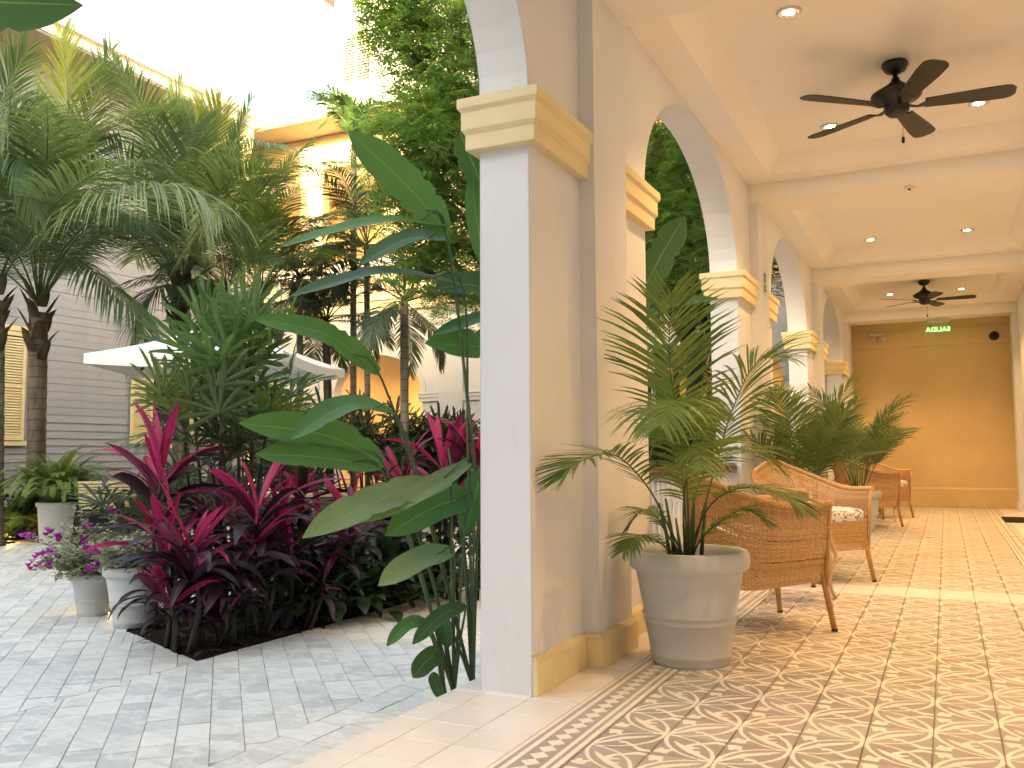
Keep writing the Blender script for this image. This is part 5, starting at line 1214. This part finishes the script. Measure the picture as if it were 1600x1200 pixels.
for (g0,label,cen,r,fr,n,tm,mt,L,ll,el) in (
 ((-8.764,9.788),'feather palm right of the parasol tip with one frond standing upright',(-8.673,9.639,3.167),.05,[([(-8.516,9.441,3.756),(-8.453,9.309,4.352),(-8.382,9.181,4.939)],.55,.2,.1,ARC),([(-8.499,9.622,4.346),(-8.275,9.676,4.981),(-7.895,9.826,5.391)],.35,.7,.1,COC)],13,MT['ringtrunk'],ARC,(1.2,1.9),.42,(30,85)),
 ((-8.886,10.844),'feather palm in front of the far loggia, left',(-8.805,10.649,3.640),.05,[],16,MT['ringtrunk'],ARD,(1.1,1.7),.36,(-15,85)),
 ((-8.523,11.690),'tallest feather palm, its crown against the far eaves',(-8.339,11.355,5.857),.05,[([(-8.311,11.121,6.140),(-8.488,11.022,6.290),(-8.598,10.773,5.964)],.3,.6,.1,ARC),([(-8.172,11.180,6.241),(-8.216,11.033,6.402),(-8.315,10.868,6.462)],.35,.3,.1,ARC)],9,MT['ringtrunk'],ARC,(.8,1.2),.36,(30,88)),
 ((-8.077,11.461),'feather palm in front of the far loggia, its crown dark',(-7.980,11.228,4.181),.045,[],18,MT['ringtrunk'],ARD,(1.1,1.7),.36,(-15,85)),
 ((-7.018,10.861),'feather palm with a pale ringed trunk before the far arch',(-6.945,10.709,3.120),.060,[([(-7.027,10.456,2.994),(-7.162,10.186,2.782),(-7.236,10.074,2.368)],.4,.9,.05,ARD),([(-6.662,10.642,2.905),(-6.363,10.590,2.607),(-6.245,10.576,2.152)],.4,.9,.05,ARD)],16,MT['ringtrunk'],ARD,(1.0,1.6),.38,(-25,80)),
 ((-8.338,10.888),'feather palm with a dark thin trunk left of the far arch',(-8.348,10.711,2.927),.06,[],16,MT['stemdark'],ARD,(1.0,1.5),.36,(-25,80)),
 ((-10.001,10.524),'feather palm behind the parasol, right of the coconut palm',(-9.970,10.319,3.475),.05,[],16,MT['stemdark'],ARD,(1.1,1.6),.38,(-20,80)),
 ((-3.519,12.789),'thin dark trunked palm seen through the first railed arch',(-3.512,12.674,2.331),.045,[([(-3.308,12.576,2.034),(-3.126,12.578,1.752),(-3.030,12.656,1.387)],.35,.9,.05,ARD)],9,MT['stemdark'],ARD,(.8,1.3),.34,(-25,80))):
    slender((g0[0],g0[1],ZC),label,cen,r,fr,n,rr,tm,mt,L,ll,elev=el)
# ---- big tree with feathery leaves
rr=random.Random(81)
def feather_tree(B,label,clusters,rr,sprays=60):
    t=thing('leafy_tree',B,label,'tree'); m=MB(); top=V(.1,.1,2.6)
    m.tube(bez([(0,0,0),(.05,.03,1.2),tuple(top)],9),[.17,.155,.145,.14,.135,.13,.125,.12,.11],12)
    for c,r in clusters:
        c=V(c); mid=top.lerp(c,.5)+V(rr.uniform(-.2,.2),rr.uniform(-.2,.2),.15); m.tube(bez([tuple(top-V(0,0,rr.uniform(0,.5))),tuple(mid),tuple(c)],8),[.06,.05,.042,.034,.028,.02,.014,.008],6)
        for _ in range(5):
            q=c+V(rr.gauss(0,1),rr.gauss(0,1),rr.gauss(0,.7)).normalized()*r*.8; m.tube([tuple(c.lerp(mid,.3)),tuple(c.lerp(q,.5)),tuple(q)],[.014,.009,.004],4,False)
    obj('trunk',m,MT['bark'],t,True)
    k=MB()
    for c,r in clusters:
        c=V(c); n=int(sprays*(r/.6)**2)
        for _ in range(n):
            d=V(rr.gauss(0,1),rr.gauss(0,1),rr.gauss(0,1)); d.normalize(); q=c+d*r*rr.random()**.45*V(1,1,1).length/1.732; q.z-=abs(d.x)*.05
            az=math.atan2(d.y,d.x)+rr.uniform(-.9,.9); e=R(rr.uniform(-45,35)); L=rr.uniform(.16,.27)
            ax=V(math.cos(e)*math.cos(az),math.cos(e)*math.sin(az),math.sin(e)); sd=ax.cross(V(0,0,1)).normalized(); nm=sd.cross(ax)
            sd=(sd*math.cos(.4)+nm*rr.uniform(-.5,.5)).normalized()
            np_=6
            for i in range(np_):
                u=(i+.6)/np_; p=q+ax*(L*u)+V(0,0,-.16*L*u*u)
                for s in (-1,1):
                    dd=(ax*.55+sd*s*.85+V(0,0,-.18)).normalized(); l=L*.36*(1-.35*u); w=ax*(l*.17)
                    k.add([p,p+dd*l*.45-w,p+dd*l,p+dd*l*.45+w],[(0,1,2,3)])
    o=obj('crown',k,MT['neem'],t); o['kind']='stuff'; return t
gN=(-4.485,10.311); B=(gN[0],gN[1],ZC); cl=[]
def CL(*a):
    for P,r in a: cl.append((loc(P,B),r))
CL(((-5.495,8.482,6.078),.55),((-5.500,8.240,6.272),.4),((-5.193,8.857,6.026),.6),((-5.074,8.968,5.417),.6),((-5.343,8.946,6.743),.7),((-5.325,8.506,5.473),.45),((-5.048,9.250,4.880),.6),
   ((-5.259,8.694,4.957),.5),((-5.427,8.409,4.731),.5),((-5.570,8.370,4.364),.5),((-5.340,9.141,4.491),.6),((-5.416,8.682,4.208),.5),((-5.236,9.443,4.162),.6),((-5.501,9.123,3.791),.6),((-5.184,9.524,3.529),.6),((-5.778,8.981,3.867),.4),
   ((-5.479,9.407,3.211),.55),((-5.764,9.268,3.210),.4),((-5.300,9.749,2.851),.5),((-4.690,9.573,5.747),.8),((-4.509,9.552,7.014),.9),((-4.375,10.046,4.628),.8),((-3.753,10.231,6.001),.8),((-3.759,10.709,4.317),.8),((-4.231,10.550,3.488),.6),
   ((-3.142,10.952,4.982),.7),((-2.894,11.254,4.184),.6),((-3.228,10.915,3.635),.55),((-2.895,11.552,3.307),.5),((-3.145,10.987,5.852),.7),((-2.817,11.668,4.988),.6),((-5.552,8.373,5.731),.3),((-5.655,8.193,5.941),.25),((-5.101,8.583,4.550),.4),((-2.062,12.103,4.215),.7),((-4.916,9.292,7.724),.9))
feather_tree(B,'big leafy tree with fine feathery leaves rising behind the first pier',cl,rr,520)
gN=(-3.706,14.037); B=(gN[0],gN[1],ZC); cl=[]
CL(((-4.101,13.207,5.759),.9),((-3.665,13.472,5.157),.9),((-3.248,13.867,5.526),.9),((-3.961,13.397,4.350),.8),((-3.422,13.677,4.151),.8),((-3.716,13.595,3.445),.7),((-3.088,14.015,4.710),.9),((-2.664,14.384,4.121),.8),((-4.104,13.168,3.605),.6),((-3.268,13.830,3.246),.6),((-4.403,13.147,4.750),.9))
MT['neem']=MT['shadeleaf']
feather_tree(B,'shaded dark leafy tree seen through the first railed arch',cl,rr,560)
# ---- small broad-leaf plants at the foot of the left garden
for k,(px,D) in enumerate(((10,11.6),(150,12.6))):
    g0=((-11.055,7.555),(-10.675,8.633))[k]; B=(g0[0],g0[1],ZC)
    t=thing('feather_palm',B,('low bright green palm at the left edge beside the potted fern','low dark palm behind the potted fern')[k],'palm','low palms before the boarded building')
    for i in range(12):
        sp=spine(rr.uniform(.7,1.1),R(rr.uniform(45,80)),R(rr.uniform(70,120)),2.4*i,6,.06,rr); obj('frond',frond_mb([tuple(v) for v in sp],26,.26,.05,.5,.15,60,28,rr,.008,.2,3),(ARC,ARD)[k],t)
# ---- ground uplights
for P,l in (((-10.677,7.387,-0.173),'small lit uplight on the paving at the left edge'),((-5.425,4.535,-0.154),'small lit uplight on the paving between the two flower pots')):
    t=thing('ground_uplight',(P[0],P[1],ZC),l,'uplight','ground uplights')
    m=MB(); m.lathe([(.05,0),(.055,.004),(.055,.03),(.046,.032),(.042,.02),(.0,.02)],20); obj('ring',m,MT['black'],t,True)
    m=MB(); m.lathe([(.0,.024),(.022,.024),(.022,.021)],16); obj('lens',m,MT['lampglow'],t,True)
    l_=bpy.data.lights.new('uplight_beam','POINT'); l_.energy=.35; l_.color=(1,.68,.32); l_.shadow_soft_size=.04; lo=bpy.data.objects.new('beam',l_); COL.objects.link(lo); lo.parent=t; lo.location=(0,0,.07)
